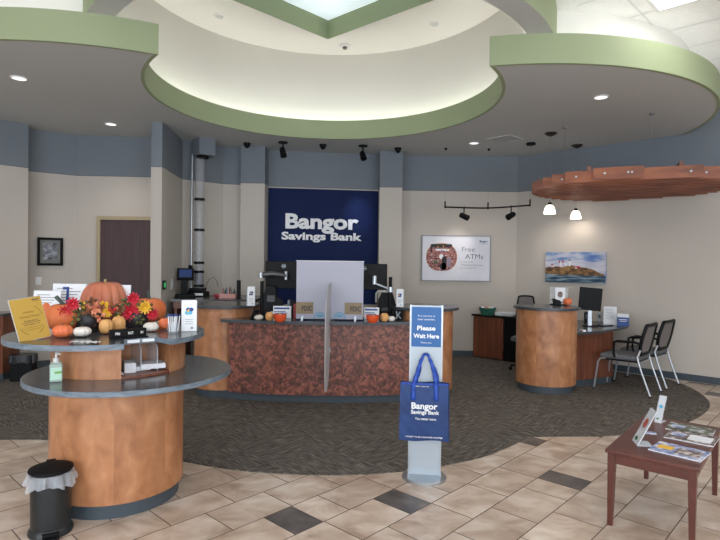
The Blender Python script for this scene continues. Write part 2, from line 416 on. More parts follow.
# ------------------------------------------------------------------ ceiling
OC, OR = (-.42, 6.24), 2.0          # round opening
RC, RR = (1.90, 7.71), 2.66         # right lobe
LC, LR = (-3.10, 7.33), 2.66        # left lobe
def cc(c0, r0, c1, r1, low=True):
    dx, dy = c1[0]-c0[0], c1[1]-c0[1]; d = math.hypot(dx, dy); a = (r0*r0-r1*r1+d*d)/(2*d); h = math.sqrt(r0*r0-a*a)
    mx, my = c0[0]+a*dx/d, c0[1]+a*dy/d
    A = (mx+h*dy/d, my-h*dx/d); B = (mx-h*dy/d, my+h*dx/d)
    return min(A, B, key=lambda p: p[1])
dL, dR_ = 1.925, 1.955                 # the opening draws in a little towards its two front corners
pL = cc(OC, dL, LC, LR); pR = cc(OC, dR_, RC, RR)
ang = lambda c, p: math.atan2(p[1]-c[1], p[0]-c[0])
aL = ang(LC, pL); arcL = circle(LC, LR, 60, -PI*.98, aL)
o0 = ang(OC, pL); o1 = ang(OC, pR)
arcO = circle(OC, OR, 90, o0+2*PI if o0 < 0 else o0, o1) if False else None
# travel over the back side of the opening: from o0 (about -140 deg) clockwise through 180, 90, 0 to o1 (about -35 deg)
if o0 < 0: o0 += 2*PI
arcO = []
for k in range(111):
    a_ = o0+(o1-o0)*k/110; r_ = OR+(dL-OR)*math.exp(-(k/22)**2)+(dR_-OR)*math.exp(-((110-k)/22)**2)
    arcO.append((OC[0]+r_*math.cos(a_), OC[1]+r_*math.sin(a_)))
aR = ang(RC, pR); arcR = circle(RC, RR, 70, aR, math.radians(2))
slab = arcL+arcO[1:-1]+arcR+[(4.62, 7.8), (4.95, 7.45), (5.2, 7.4), (5.6, 9.9), (-6.2, 9.9)]
def filled(loops, z, mb, flip=False):
    bm = bmesh.new(); es = []
    for lp in loops:
        vs = [bm.verts.new((p[0], p[1], z)) for p in lp]
        for i in range(len(vs)): es.append(bm.edges.new((vs[i], vs[(i+1) % len(vs)])))
    bmesh.ops.triangle_fill(bm, use_beauty=True, use_dissolve=False, edges=es)
    bm.verts.index_update()
    mb.add([v.co.copy() for v in bm.verts], [tuple(v.index for v in f.verts) for f in bm.faces]); bm.free()
slabr = arcL+arcO[1:-1]+arcR+[(4.65, 7.61), (2.72, 9.43), (2.72, 9.9), (-6.2, 9.9)]
b = MB(); filled([slabr], ZS, b); filled([slabr], ZS+.08, b)
struct(b.build('ceiling', ceilm))
b = MB()
path = arcL+arcO[1:-1]+arcR
b.band(path, ZS-.002, ZT, .035)
struct(b.build('trim_4', green))
# drum ring + dome ceiling with square coffer
b = MB(); RI, RO = 2.27, 2.49
ci = circle(OC, RI, 96, end=False); co = circle(OC, RO, 96, end=False); n = 96
b.m = 0; b.add([(p[0], p[1], ZT) for p in ci]+[(p[0], p[1], ZD) for p in ci], [(i, n+i, n+(i+1) % n, (i+1) % n) for i in range(n)], True)
b.m = 1; b.add([(p[0], p[1], ZT) for p in ci]+[(p[0], p[1], ZT) for p in co], [(i, (i+1) % n, n+(i+1) % n, n+i) for i in range(n)])
b.m = 2; b.add([(p[0], p[1], ZT) for p in co]+[(p[0], p[1], ZD+.1) for p in co], [(i, (i+1) % n, n+(i+1) % n, n+i) for i in range(n)], True)
struct(b.build('trim_5', [cream, ceilm, green]))
# lower back part of the drum, down into the trough of the soffit
a0 = o1+.06; a1 = o0-.06
dr = circle(OC, RI, 90, a1, a0)
b = MB(); b.add([(p[0], p[1], ZS+.08) for p in dr]+[(p[0], p[1], ZT) for p in dr], [(i, i+1, len(dr)+i+1, len(dr)+i) for i in range(len(dr)-1)], True)
struct(b.build('trim_6', cream))
kc = Vector((-.51, 7.91)); e1 = Vector((-.70, -.714)); e2 = Vector((.752, -.66)); sd = 2.15
sq = [kc, kc+e1*sd, kc+e1*sd+e2*sd, kc+e2*sd]
b = MB(); filled([ci, [(p.x, p.y) for p in sq]], ZD, b); struct(b.build('ceiling', whitep))
b = MB(); b.m = 0
for i in range(4):
    p, q = sq[i], sq[(i+1) % 4]; b.add([(p.x, p.y, ZD-.003), (q.x, q.y, ZD-.003), (q.x, q.y, ZD+.27), (p.x, p.y, ZD+.27)], [(0, 1, 2, 3)])
b.m = 1; b.add([(p.x, p.y, ZD+.27) for p in sq], [(0, 1, 2, 3)])
struct(b.build('window_6', [green, skym]))
# office tile ceiling
outer = [(-7.3, -2.8), (8.12, -2.8), (8.12, 4.4), (4.95, 7.5), (2.7, 9.7), (-6.2, 9.9), (-7.3, 9)]
b = MB(); filled([outer, co], ZO, b); struct(b.build('ceiling', tilec))
b = MB()
g0 = Vector((2.762, 5.39)); gu = Vector((.7, .714)); gv = Vector((.783, -.622)); gv = Vector((.714, -.70))
def inside(p):
    if math.hypot(p.x-OC[0], p.y-OC[1]) < RO+.02: return False
    return -7.2 < p.x < 8.0 and -2.7 < p.y < 9.4 and p.x+p.y < 12.1 and (p.y-p.x) < 13.5
for k in range(-16, 16):
    for (o_, dd, st) in ((gu*.61*k, gv, 1.22), (gv*.61*k, gu, .61)):
        if dd is gu and k % 2: continue
        run = None
        for j in range(-60, 61):
            p = g0+o_+dd*(j*.2); ok = inside(p)
            if ok and run is None: run = p
            if (not ok or j == 60) and run is not None:
                q = p-dd*.2; nx = Vector((-dd.y, dd.x))*.011
                b.add([(*(run-nx), ZO-.004), (*(run+nx), ZO-.004), (*(q+nx), ZO-.004), (*(q-nx), ZO-.004)], [(0, 1, 2, 3)]); run = None
struct(b.build('trim_7', gridm))
# white cove walls that stand on the lobes
for nm, c_, r_, s0, s1 in (('trim_8', RC, 2.36, math.radians(-100), math.radians(20)), ('trim_9', LC, 2.36, math.radians(-200), math.radians(-72))):
    pts = [p for p in circle(c_, r_, 60, s0, s1) if math.hypot(p[0]-OC[0], p[1]-OC[1]) > RI+.05]
    struct(MB().band(pts, ZS+.08, ZO, .05).build(nm, whitep))

# troffers in the tile ceiling
def troffer(x, y, label, power=1.0):
    rz = math.atan2(gv.y, gv.x)
    t = thing('ceiling_light_panel', label, 'ceiling light', (x, y, ZO-.001), rz, 'recessed fluorescent panels')
    b = MB(); b.box(-.61, .61, -.305, -.27, -.012, 0); b.box(-.61, .61, .27, .305, -.012, 0); b.box(-.61, -.575, -.27, .27, -.012, 0); b.box(.575, .61, -.27, .27, -.012, 0)
    b.build('frame', gridm, t)
    b = MB(); b.box(-.575, .575, -.27, .27, -.006, -.001)
    b.build('diffuser', troff, t)
    b = MB()
    for k in (-.1, .1): b.box(-.57, .57, k-.012, k+.012, -.012, -.006)
    b.build('rib', gridm, t)
    return t
c0 = g0+gu*.61*(-.5)+gv*.61
tr0 = troffer(c0.x+.12, c0.y-.05, 'recessed ceiling light panel cut off by the top edge at the right')
for (x, y) in ((4.6, 3.4), (1.6, 1.2), (4.8, .6), (-1.8, 1.0), (-4.6, 2.6), (-4.9, -.6), (1.4, -1.2)):
    dup(tr0, (x, y, ZO-.001), label='recessed ceiling light panel over the entrance side of the lobby')

def light(kind, name, loc, energy, size=.2, color=(1, 1, 1), rot=(0, 0, 0), sy=None, spot=None, blend=.5):
    l = bpy.data.lights.new(name, kind); l.energy = energy; l.color = color
    if kind == 'AREA':
        l.shape = 'RECTANGLE' if sy else 'SQUARE'; l.size = size
        if sy: l.size_y = sy
    elif kind == 'SPOT': l.spot_size = spot or 1.2; l.spot_blend = blend; l.shadow_soft_size = size
    else: l.shadow_soft_size = size
    o = bpy.data.objects.new(name, l); C.objects.link(o); o.location = loc; o.rotation_euler = rot
    return o
for n, (x0, x1) in enumerate(wins):
    light('AREA', 'window_daylight', ((x0+x1)/2, -2.86, 1.85), 78, x1-x0-.1, (.86, .93, 1.0), (math.radians(90), 0, 0), sy=2.85)

# cove tubes on the ledge round the opening
b = MB(); b.tube([(p[0], p[1], ZS+.15) for p in circle(OC, 2.13, 90, a1-.05, a0+.05)], .012, 6)
tag(b.build('cove_lamp', covem), 'curved cove lamp tube hidden behind the green rim of the round opening', 'cove light')
for nm, c_, r_, s0, s1, lab in (('cove_lamp', RC, 2.5, -2.0, -.25, 'cove lamp tube hidden on top of the right ceiling lobe'), ('cove_lamp', LC, 2.5, -2.7, -.95, 'cove lamp tube hidden on top of the left ceiling lobe')):
    pts = [p for p in circle(c_, r_, 50, s0, s1) if math.hypot(p[0]-OC[0], p[1]-OC[1]) > OR+.05]
    b = MB(); b.tube([(p[0], p[1], ZS+.13) for p in pts], .012, 6); tag(b.build(nm, covem2), lab, 'cove light')

# ------------------------------------------------------------------ downlights, sprinklers, cameras
def downlight(px, py, z, label, r=.085, on=True, power=10):
    p = at(px, py, z)
    t = thing('downlight', label, 'ceiling light', p, 0, 'recessed downlights')
    MB().lathe([(r, -.008), (r, 0), (r*.8, 0), (r*.8, -.008), (r, -.008)], 28, caps=False).build('trim_ring', whitegl, t)
    MB().lathe([(0, -.003), (r*.8, -.003)], 28).build('lens', glow if on else M('frosted_lens', (206, 206, 202), .3), t)
    if power:
        l = light('SPOT', 'downlight_beam', (0, 0, -.02), power, .06, (1, .94, .86), spot=2.0, blend=.8); l.parent = t
    return t
downlight(19, 78, ZS, 'round downlight in the grey soffit at the far left', power=16)
downlight(111, 124, ZS, 'small round downlight in the soffit before the alcove door', power=22)
downlight(601, 97, ZS, 'round downlight in the middle of the right soffit', power=20)
downlight(474, 143, ZS, 'round downlight in the soffit near the back wall banner', power=24)
downlight(219, 16, ZD, 'small downlight high in the dome left of the skylight', r=.07, on=False, power=0)
downlight(434, 24, ZD, 'small downlight high in the dome right of the skylight', r=.07, on=False, power=0)
def dome_cam(px, py, label, r=.05):
    p = at(px, py, ZS); t = thing('security_camera', label, 'camera', p, 0)
    MB().cyl(0, 0, -.02, 0, r*1.15, 20).build('base', blackmat, t)
    MB().lathe([(r, -.02), (r*.9, -.045), (r*.5, -.075), (0, -.085)], 20).build('dome', black, t)
dome_cam(247, 143, 'black dome camera above the pilaster left of the navy panel')
dome_cam(323, 144.5, 'black dome camera on the soffit above the navy panel')
dome_cam(398, 148, 'black dome camera above the pilaster right of the navy panel')
p = at(345, 45, ZD)
t = thing('smoke_detector', 'white smoke detector on the dome ceiling below the skylight', 'detector', p)
MB().lathe([(.085, 0), (.085, -.015), (.07, -.03), (0, -.03)], 24).build('body', whitegl, t)
MB().lathe([(.035, -.03), (.03, -.06), (0, -.065)], 20).build('sensor', M('grey_plastic', (120, 116, 112), .5), t)
p = at(505, 139, ZS)
t = thing('air_vent', 'grey air vent grille in the soffit right of the downlight', 'vent', p, .75)
b = MB(); b.box(-.2, .2, -.2, -.17, -.008, 0); b.box(-.2, .2, .17, .2, -.008, 0); b.box(-.2, -.17, -.17, .17, -.008, 0); b.box(.17, .2, -.17, .17, -.008, 0)
b.build('frame', ceilm, t)
b = MB()
for k in range(9): b.box(-.17, .17, -.16+k*.038, -.145+k*.038, -.006, -.001)
b.build('louvre', M('vent_grey', (178, 175, 174), .6), t)

# ceiling spot lamps aimed at the logo
def spot_lamp(px, py, label, aim, on):
    p = at(px, py, ZS); t = thing('ceiling_spot_lamp', label, 'spotlight', p, aim)
    MB().cyl(0, 0, -.018, 0, .075, 20).build('canopy', black, t)
    MB().cyl(0, 0, -.10, -.018, .012, 10).build('stem', black, t)
    R = Matrix.Translation((0, 0, -.16)) @ Matrix.Rotation(math.radians(-38), 4, 'X')
    b = MB(); b.X = R; b.lathe([(0, .08), (.035, .075), (.045, .03), (.052, -.075), (.046, -.08), (.04, -.05), (0, -.05)], 18); b.build('head', black, t)
    b = MB(); b.X = R; b.lathe([(0, -.052), (.04, -.052)], 16); b.build('lens', glow if on else blackmat, t)
    return t
spot_lamp(283, 142, 'lit black ceiling spot left above the navy panel', math.radians(170), True)
spot_lamp(363, 145.5, 'black ceiling spot right above the navy panel, turned to the letters', math.radians(20), False)
l = light('SPOT', 'logo_beam', at(363, 150, ZS-.2), 40, .03, (.7, .8, 1), spot=.42, blend=1)
l.rotation_euler = (Vector((-.05, 9.3, 2.45))-Vector(l.location)).to_track_quat('-Z', 'Y').to_euler()

# ------------------------------------------------------------------ navy panel with letters
p0, p1 = Vector((-1.555, 9.10)), Vector((.30, 9.345)); L_ = (p1-p0).length; rz = math.atan2(p1.y-p0.y, p1.x-p0.x)
mid = (p0+p1)/2
t = thing('logo_wall_panel', 'navy blue wall panel with raised light grey bank lettering', 'sign', (mid.x, mid.y, .9), rz)
MB().box(-L_/2, L_/2, -.0, .02, 0, 1.955).build('panel', navy, t)
def wp(px, py):                       # point of the panel under a pixel, local
    d = FW*F+RT*(px-360)-UP*(py-270); nrm = Vector((-math.sin(rz), math.cos(rz), 0)); q0 = Vector((mid.x, mid.y, 0))-nrm*.0
    k = (q0-EYE).dot(nrm)/d.dot(nrm); P = EYE+d*k
    return ((P.x-mid.x)*math.cos(rz)+(P.y-mid.y)*math.sin(rz), P.z-.9)
a = wp(285.5, 213.3); c = wp(358.3, 231.5); g = wp(330, 234)
# cap line letters: the word's box runs from the B's top to the g's tail
def logo_word(body, ax, az, cx, cz, nm, bold):
    text(nm, body, letterm, t, ((ax+cx)/2, -.002, (az+cz)/2), cx-ax, az-cz, ext=.03, bold=bold)
logo_word('Bangor', a[0], a[1], c[0], g[1], 'lettering', .036)
a = wp(281.5, 231.6); c = wp(361.5, 243.3)
logo_word('Savings Bank', a[0], a[1], c[0], c[1], 'lettering', .034)

# ------------------------------------------------------------------ banner
a = atY(422.6, 235.8, 9.40); c = atY(489.4, 280.9, 9.40)
w_, h_ = c.x-a.x, a.z-c.z
t = thing('wall_banner', 'white framed advertising banner with an oval crowd photograph and grey words', 'poster', ((a.x+c.x)/2, 9.40, c.z), 0)
MB().box(-w_/2, w_/2, -.002, .012, 0, h_).build('sheet', NM('banner_vinyl', [(.3, (220, 220, 230)), (.7, (232, 232, 240))], (3, 3, 3)), t)
b = MB(); q = .013
b.box(-w_/2-q, w_/2+q, -.016, .02, -q, 0); b.box(-w_/2-q, w_/2+q, -.016, .02, h_, h_+q); b.box(-w_/2-q, -w_/2, -.016, .02, 0, h_); b.box(w_/2, w_/2+q, -.016, .02, 0, h_)
b.build('frame', M('grey_metal_frame', (140, 140, 146), .5), t)
def bl(u, v): return (-w_/2+u*w_, h_-v*h_)       # 0..1 in banner, v down
def oval(u0, v0, u1, v1, y, n=40, sq=2.3):
    (x0, z0), (x1, z1) = bl(u0, v0), bl(u1, v1); cx, cz, rx, rz_ = (x0+x1)/2, (z0+z1)/2, (x1-x0)/2, (z0-z1)/2
    P = []
    for k in range(n):
        a = 2*PI*k/n; ca, sa = math.cos(a), math.sin(a)
        P.append((cx+rx*math.copysign(abs(ca)**(2/sq), ca), cz+rz_*math.copysign(abs(sa)**(2/sq), sa)))
    return MB().prismXZ(P, y-.001, y)
oval(.055, .16, .515, .79, -.003).build('orange_backing', M('amber_print', (214, 160, 100), .6), t)
crowd = NM('crowd_photo_print', [(.34, (34, 28, 34)), (.43, (140, 62, 56)), (.48, (214, 160, 150)), (.53, (48, 36, 42)), (.6, (180, 96, 92)), (.68, (232, 218, 218))], (11, 11, 16), 5, .6, nscale=1.4)
oval(.06, .17, .51, .79, -.005).build('oval_photograph', crowd, t)
b = MB(); b.m = 0
for (u0, v0, u1, v1, m) in ((.12, .18, .44, .26, 0), (.19, .29, .40, .335, 1), (.25, .41, .31, .52, 1), (.17, .57, .24, .61, 2), (.29, .46, .36, .76, 0), (.36, .48, .43, .70, 3), (.26, .60, .36, .77, 0), (.27, .315, .31, .35, 4)):
    b.m = m; (x0, z0), (x1, z1) = bl(u0, v0), bl(u1, v1); r_ = min(x1-x0, z0-z1)*.3
    b.prismXZ([(x0+r_, z0), (x1-r_, z0), (x1, z0-r_), (x1, z1+r_), (x1-r_, z1), (x0+r_, z1), (x0, z1+r_), (x0, z0-r_)], -.008, -.0055)
b.build('photo_figures', [M('photo_dark', (40, 32, 38), .6), white, greenpl, M('photo_mauve', (150, 128, 146), .6), signblue], t)
cols = [redpl, signblue, yel, greenpl, M('photo_orange', (220, 110, 60), .6)]
for k in range(14):
    b = MB(); u = .11+.35*((k*5) % 14)/13; v = .22+.10*((k*3) % 7)/6; (x0, z0) = bl(u, v); b.prismXZ([(x0, z0), (x0+.022, z0), (x0+.011, z0-.026)], -.0095, -.0082); b.build('pennant', cols[k % 5], t)
def bt(body, u0, v0, u1, v1, m, bold=0):
    (x0, z0), (x1, z1) = bl(u0, v0), bl(u1, v1); text('lettering', body, m, t, ((x0+x1)/2, -.004, (z0+z1)/2), x1-x0, z0-z1, bold=bold)
bt('Free', .585, .24, .775, .345, textgr); bt('ATMs', .635, .40, .90, .505, M('slate_ink', (112, 112, 120), .6))
bt('Use any ATM', .56, .565, .745, .60, textgr); bt("Worldwide & We'll refund", .58, .63, .90, .665, textgr); bt('you the charge fees.', .56, .70, .80, .735, textgr)
bt('Bangor', .845, .085, .965, .145, dblue, .03); bt('Savings Bank', .85, .15, .965, .18, textgr)

# ------------------------------------------------------------------ lighthouse canvas on the right wall
def onwall(px, py):
    d = FW*F+RT*(px-360)-UP*(py-270); n_ = Vector((.686, .728, 0)); q0 = Vector((2.72, 9.43, 0))
    k = (q0-EYE).dot(n_)/d.dot(n_); return EYE+d*k
a = onwall(546.8, 251.5); c = onwall(607, 252.6); e = onwall(546.4, 281)
wl = (Vector((c.x, c.y))-Vector((a.x, a.y))).length; mid = (a+c)/2; nw = Vector((-.686, -.728))
rzw = math.atan2(c.y-a.y, c.x-a.x); hl = a.z-e.z
t = thing('lighthouse_canvas', 'wide seascape canvas of a lighthouse on rocks, hung over the reception desk', 'picture', (mid.x+nw.x*.006, mid.y+nw.y*.006, e.z-.012), rzw)
b = MB(); b.box(-wl/2, wl/2, -.035, 0, 0, hl); b.build('canvas', NM('canvas_sky', [(.3, (54, 96, 178)), (.45, (110, 140, 190)), (.55, (178, 184, 204)), (.7, (206, 204, 212))], (2.2, 2.2, 9), 5, .5, nscale=1.2), t)
def cl(u, v): return (-wl/2+u*wl, hl*(1-v))
def cpoly(P, m, y, nm):
    MB().prismXZ([cl(*p) for p in P], -.036-y-.002, -.036).build(nm, m, t)
cpoly([(0, .32), (.2, .27), (.42, .30), (.6, .25), (.8, .33), (1, .27), (1, .72), (0, .72)], NM('canvas_cloud', [(.3, (150, 160, 190)), (.6, (206, 206, 220))], (3, 3, 12), 5, .5), .001, 'painted_clouds')
cpoly([(0, .53), (.06, .49), (.13, .50), (.2, .47), (.3, .50), (.38, .46), (.46, .43), (.52, .47), (.6, .49), (.7, .51), (.8, .56), (.9, .66), (.98, .71), (.98, .76), (0, .76)], NM('canvas_rock', [(.35, (44, 30, 26)), (.5, (110, 80, 50)), (.65, (160, 122, 76))], (10, 10, 14), 5, .5), .003, 'painted_rocks')
cpoly([(0, .72), (.3, .755), (.5, .74), (.7, .76), (1, .755), (1, 1), (0, 1)], NM('canvas_sea', [(.35, (20, 44, 66)), (.5, (44, 80, 104)), (.62, (150, 170, 184))], (3, 3, 26), 5, .4, nscale=1.3), .005, 'painted_sea')
b = MB()
for (u0, v0, u1, v1, m) in ((.25, .33, .285, .50, 0), (.235, .28, .26, .36, 1), (.29, .27, .32, .34, 1), (.34, .37, .38, .44, 0), (.41, .28, .435, .47, 0), (.40, .25, .445, .285, 2), (.24, .46, .27, .52, 1), (.50, .46, .60, .53, 1), (.51, .49, .55, .54, 0), (.10, .40, .14, .45, 1), (.11, .45, .14, .50, 0)):
    b.m = m; P = [cl(u0, v1), cl(u1, v1), cl(u1-(u1-u0)*.15, v0), cl(u0+(u1-u0)*.15, v0)]; b.prismXZ(P, -.044, -.037)
b.build('painted_buildings', [white, redpl, blackmat], t)

# small framed picture in the alcove
def onalc(px, py):
    q0 = Vector((-4.86, 7.86, 0)); dd = Vector((.53, .39, 0)).normalized(); n_ = Vector((-dd.y, dd.x, 0)); d = FW*F+RT*(px-360)-UP*(py-270)
    return EYE+d*((q0-EYE).dot(n_)/d.dot(n_)), math.atan2(dd.y, dd.x)
a, rza = onalc(37.5, 237.3); c, _ = onalc(63, 265.7)
wf = (Vector((c.x, c.y))-Vector((a.x, a.y))).length; hf = a.z-c.z
t = thing('framed_picture', 'small black framed monochrome picture hanging left of the maroon door', 'picture', ((a.x+c.x)/2+.0, (a.y+c.y)/2-.008, c.z), rza)
b = MB(); q = .035; b.box(-wf/2, wf/2, -.03, 0, 0, q); b.box(-wf/2, wf/2, -.03, 0, hf-q, hf); b.box(-wf/2, -wf/2+q, -.03, 0, q, hf-q); b.box(wf/2-q, wf/2, -.03, 0, q, hf-q)
b.build('frame', blackmat, t)
MB().box(-wf/2+q, wf/2-q, -.012, 0, q, hf-q).build('mat_board', M('grey_mount', (120, 122, 118), .7), t)
MB().box(-wf*.27, wf*.27, -.016, -.012, hf*.22, hf*.82).build('photograph', NM('mono_photo', [(.35, (50, 52, 58)), (.55, (120, 124, 132)), (.7, (190, 192, 200))], (9, 9, 9), 4, .4, nscale=1.5), t)
# wall plates
def plate(px, py, onf, label, w=.075, h=.115, name='wall_switch_plate', dark=False):
    p, r_ = onf(px, py); t = thing(name, label, 'wall plate', p, r_)
    MB().box(-w/2, w/2, -.008, -.0005, -h/2, h/2).build('plate', black if dark else whitegl, t, bevel=.002)
    MB().box(-w*.2, w*.2, -.016, -.008, -h*.25, h*.25).build('indicator' if dark else 'toggle', green_led if dark else whitegl, t)
    return t
plate(38.5, 281, onalc, 'beige switch plate on the wall below the framed picture')
def onside(px, py):
    d = FW*F+RT*(px-360)-UP*(py-270); q0 = Vector((-2.72, 7.40, 0)); dd = Vector((-.07, 1.06, 0)).normalized(); n_ = Vector((dd.y, -dd.x, 0))
    k = (q0-EYE).dot(n_)/d.dot(n_); return EYE+d*k+n_*.002, math.atan2(-dd.y, -dd.x)+PI
plate(164, 285, onside, 'small black control box with a green light, beside the side counter', dark=True, w=.18, h=.13, name='alarm_keypad')
plate(171.5, 284, onside, 'white wall handset between the keypad and the screen terminal', w=.12, h=.16, name='wall_intercom')

# ------------------------------------------------------------------ round check-writing stand
def circ_notch(c, r, Bp, Cp, dA, dD, n=96):
    """circle outline with a bay cut out: Bp, Cp inner corners, dA, dD outward directions of the two sides"""
    Bp, Cp, dA, dD, c = map(Vector, (Bp, Cp, dA, dD, c)); dA.normalize(); dD.normalize()
    def hit(p, d):
        q = p-c; bq = q.dot(d); k = -bq+math.sqrt(bq*bq-(q.dot(q)-r*r)); return p+d*k
    A, D = hit(Bp, dA), hit(Cp, dD)
    aA = math.atan2(A.y-c.y, A.x-c.x); aD = math.atan2(D.y-c.y, D.x-c.x)
    while aA < aD: aA += 2*PI
    # arc from D counter-clockwise all the way round to A (the bay lies between A and D)
    pts = circle(c, r, n, aD, aA if aA-aD > PI else aA)
    return pts+[(Bp.x, Bp.y), (Cp.x, Cp.y)]
SC = (-1.640, 3.70)
t = thing('check_writing_stand', 'two-tier round wooden check writing stand with dark counters, nearest the camera at left', 'stand', (SC[0], SC[1], 0))
loc = lambda p: (p[0]-SC[0], p[1]-SC[1])
MB().lathe([(.392, 0), (.392, .095)], 64).build('kick_plate', basem, t)
def wood_cyl(r, z0, z1, n=72, seg=6, ph=0):
    b = MB(); k = n//seg
    for s_ in range(seg):
        b.r = .08+.84*((s_*.618+ph) % 1)
        P = circle((0, 0), r, k, 2*PI*s_/seg+ph, 2*PI*(s_+1)/seg+ph)
        b.add([(p[0], p[1], z0) for p in P]+[(p[0], p[1], z1) for p in P], [(i, i+1, k+2+i, k+1+i) for i in range(k)], True)
    b.lathe([(0, z0), (r, z0)], n); b.lathe([(r, z1), (0, z1)], n)
    return b
wood_cyl(.420, .095, .815, seg=8, ph=.35).build('lower_body', wood, t)
LCn = loc((-1.553, 3.71)); b = MB(); b.m = 1; b.lathe([(.65, .816), (.655, .819), (.655, .847), (.65, .85)], 96, LCn, caps=False); b.m = 0; b.lathe([(0, .85), (.65, .85)], 96, LCn); b.lathe([(0, .816), (.65, .816)], 96, LCn)
b.build('lower_counter', [stone, rim_lit], t)
BC = loc((-1.675, 3.80)); Bb, Cb = loc((-1.71, 3.76)), loc((-1.44, 3.85))
P = circ_notch(BC, .432, Bb, Cb, (.215, -.36), (.2, -.26))
b = MB(); n = len(P)
for i in range(n):
    b.r = .1+.8*((int(i/14)*.618) % 1); p, q = P[i], P[(i+1) % n]; b.add([(p[0], p[1], .8505), (q[0], q[1], .8505), (q[0], q[1], 1.066), (p[0], p[1], 1.066)], [(0, 1, 2, 3)], i < n-3)
b.add([(p[0], p[1], 1.066) for p in P], [tuple(range(n))])
b.build('upper_body', wood, t)
b = MB(); b.r = .4; b.lathe([(.0, .851), (.431, .851), (.431, .865), (0, .865)], 72, BC); b.build('bay_floor', wood_red, t)
UC = loc((-1.742, 3.775)); Bu, Cu = loc((-1.488, 3.42)), loc((-1.335, 3.551))
P = circ_notch(UC, .635, Bu, Cu, (.40, -.92), (.8, -.6))
b = MB(); n = len(P); b.m = 0; b.add([(p[0], p[1], 1.10) for p in P], [tuple(range(n))]); b.add([(p[0], p[1], 1.066) for p in P], [tuple(range(n))])
b.m = 1; b.add([(p[0], p[1], 1.066) for p in P]+[(p[0], p[1], 1.10) for p in P], [(i, (i+1) % n, n+(i+1) % n, n+i) for i in range(n)])
b.build('upper_counter', [stone, rim_lit], t)
# label strips on the inner edge of the counter bay
ux = (Vector(Cu)-Vector(Bu)); rzb = math.atan2(ux.y, ux.x)
for k, (f0, f1) in enumerate(((.10, .48), (.56, .94))):
    m0 = Vector(Bu)+ux*((f0+f1)/2); o = MB().box(-ux.length*(f1-f0)/2, ux.length*(f1-f0)/2, -.003, 0, 1.074, 1.093).build('slip_label', white, t); o.location = (m0.x, m0.y, 0); o.rotation_euler = (0, 0, rzb)
# dividers and slips in the bay
def hoop(px0, px1, pyb, pyt, label):
    p = at(px1, pyb, .8655); dirv = Vector((.66, -.75, 0)).normalized(); k = .2; h = .175
    t2 = thing('acrylic_divider', label, 'divider', p, math.atan2(-dirv.y, -dirv.x))
    b = MB(); b.tube([(0, 0, 0), (0, 0, h*.72), (.006, 0, h*.88), (.02, 0, h*.96), (.045, 0, h), (k, 0, h)], .0028, 6); b.build('edge', acr_edge, t2)
    MB().prismXZ([(0, 0), (0, h*.72), (.006, h*.88), (.02, h*.96), (.045, h), (k, h), (k, 0)], -.001, .001).build('sheet', acr, t2)
hoop(120, 141, 371, 343, 'clear acrylic divider at the left of the slip bay')
hoop(140, 157.5, 370, 343, 'clear acrylic divider at the right of the slip bay')
def stack(px, py, z, w, d, h, rz, name, label, cat, m=white, group=None):
    w *= 1.4; d *= 1.3; h *= 1.15; p = at(px, py, z); t2 = thing(name, label, cat, p, rz, group); n_ = max(1, int(h/.006)); b = MB()
    for k in range(n_): o = .002*((k*7) % 3-1); b.box(-w/2+o, w/2+o, -d/2, d/2, k*h/n_, (k+.85)*h/n_)
    b.build('sheets', m, t2); return t2
stack(129, 370.5, .8655, .05, .13, .055, .5, 'deposit_slip_pad', 'thick pad of white slips at the left of the slip bay', 'paper pad')
stack(140, 368.5, .8655, .07, .12, .025, .7, 'deposit_slip_pad', 'low pad of white slips between the two dividers', 'paper pad')
stack(152.5, 366.5, .878, .11, .12, .028, .45, 'deposit_slip_pad', 'stack of white slips at the right of the slip bay', 'paper pad')
p = at(123, 373.5, .8655); t2 = thing('leaflet', 'tilted white leaflet leaning at the left end of the slip bay', 'leaflet', p, .5)
b = MB(); b.X = Matrix.Rotation(math.radians(-55), 4, 'Y'); b.box(-.002, .002, -.05, .05, 0, .085); b.build('sheet', white, t2)

# ---- things on the stand (upper counter z = 1.12)
ZU = 1.1005
def pumpkin(px, py, wpx, hpx, z, mat, stem_m, label, ribs=10, depth=.09, name='pumpkin', cat='pumpkin', stem=(.25, .12, 0), group=None, back=0, sink=0):
    p = at(px, py, z); p = Vector((p.x*(1+back), p.y*(1+back), z)); w = wpx*p.y/F; h = hpx*p.y/F
    t2 = thing(name, label, cat, p, random.random()*3, group); b = MB(); nu, nv = ribs*6, 16; vs = []; fs = []
    for j in range(nv+1):
        th = PI*j/nv
        for k in range(nu):
            a = 2*PI*k/nu; rib = 1-depth*(abs(math.cos(a*ribs/2))**6)*(.3+.7*math.sin(th))
            r_ = w/2*(math.sin(th)**.85)*rib; zz = h/2*(1-math.cos(th)*(1-.16*math.exp(-(math.sin(th)*3)**2)))
            vs.append((r_*math.cos(a), r_*math.sin(a), zz))
    for j in range(nv):
        for k in range(nu):
            k2 = (k+1) % nu; fs.append((j*nu+k, j*nu+k2, (j+1)*nu+k2, (j+1)*nu+k))
    b.add(vs, fs, True); b.build('body', mat, t2)
    sh, sw, lean = stem; H = h*.9
    b = MB(); x = lean*w; b.tube([(0, 0, H), (x*.3, 0, H+h*sh*.4), (x, 0, H+h*sh)], [w*sw*.7, w*sw*.45, w*sw*.55], 8); s_ = b.build('stem', stem_m, t2)
    s_.rotation_euler = (0, 0, -t2.rotation_euler[2])
    return t2
pumpkin(105, 324.5, 45.5, 45, ZU, pk_big, stemt, 'largest orange pumpkin at the back centre of the round stand', ribs=14, depth=.085, stem=(.11, .06, 0))
pumpkin(63, 334, 33, 29, ZU, pk_o, stemd, 'dull orange pumpkin with a tilted dark stem behind the yellow notice', ribs=9, depth=.03, stem=(.3, .12, -.22), back=.035)
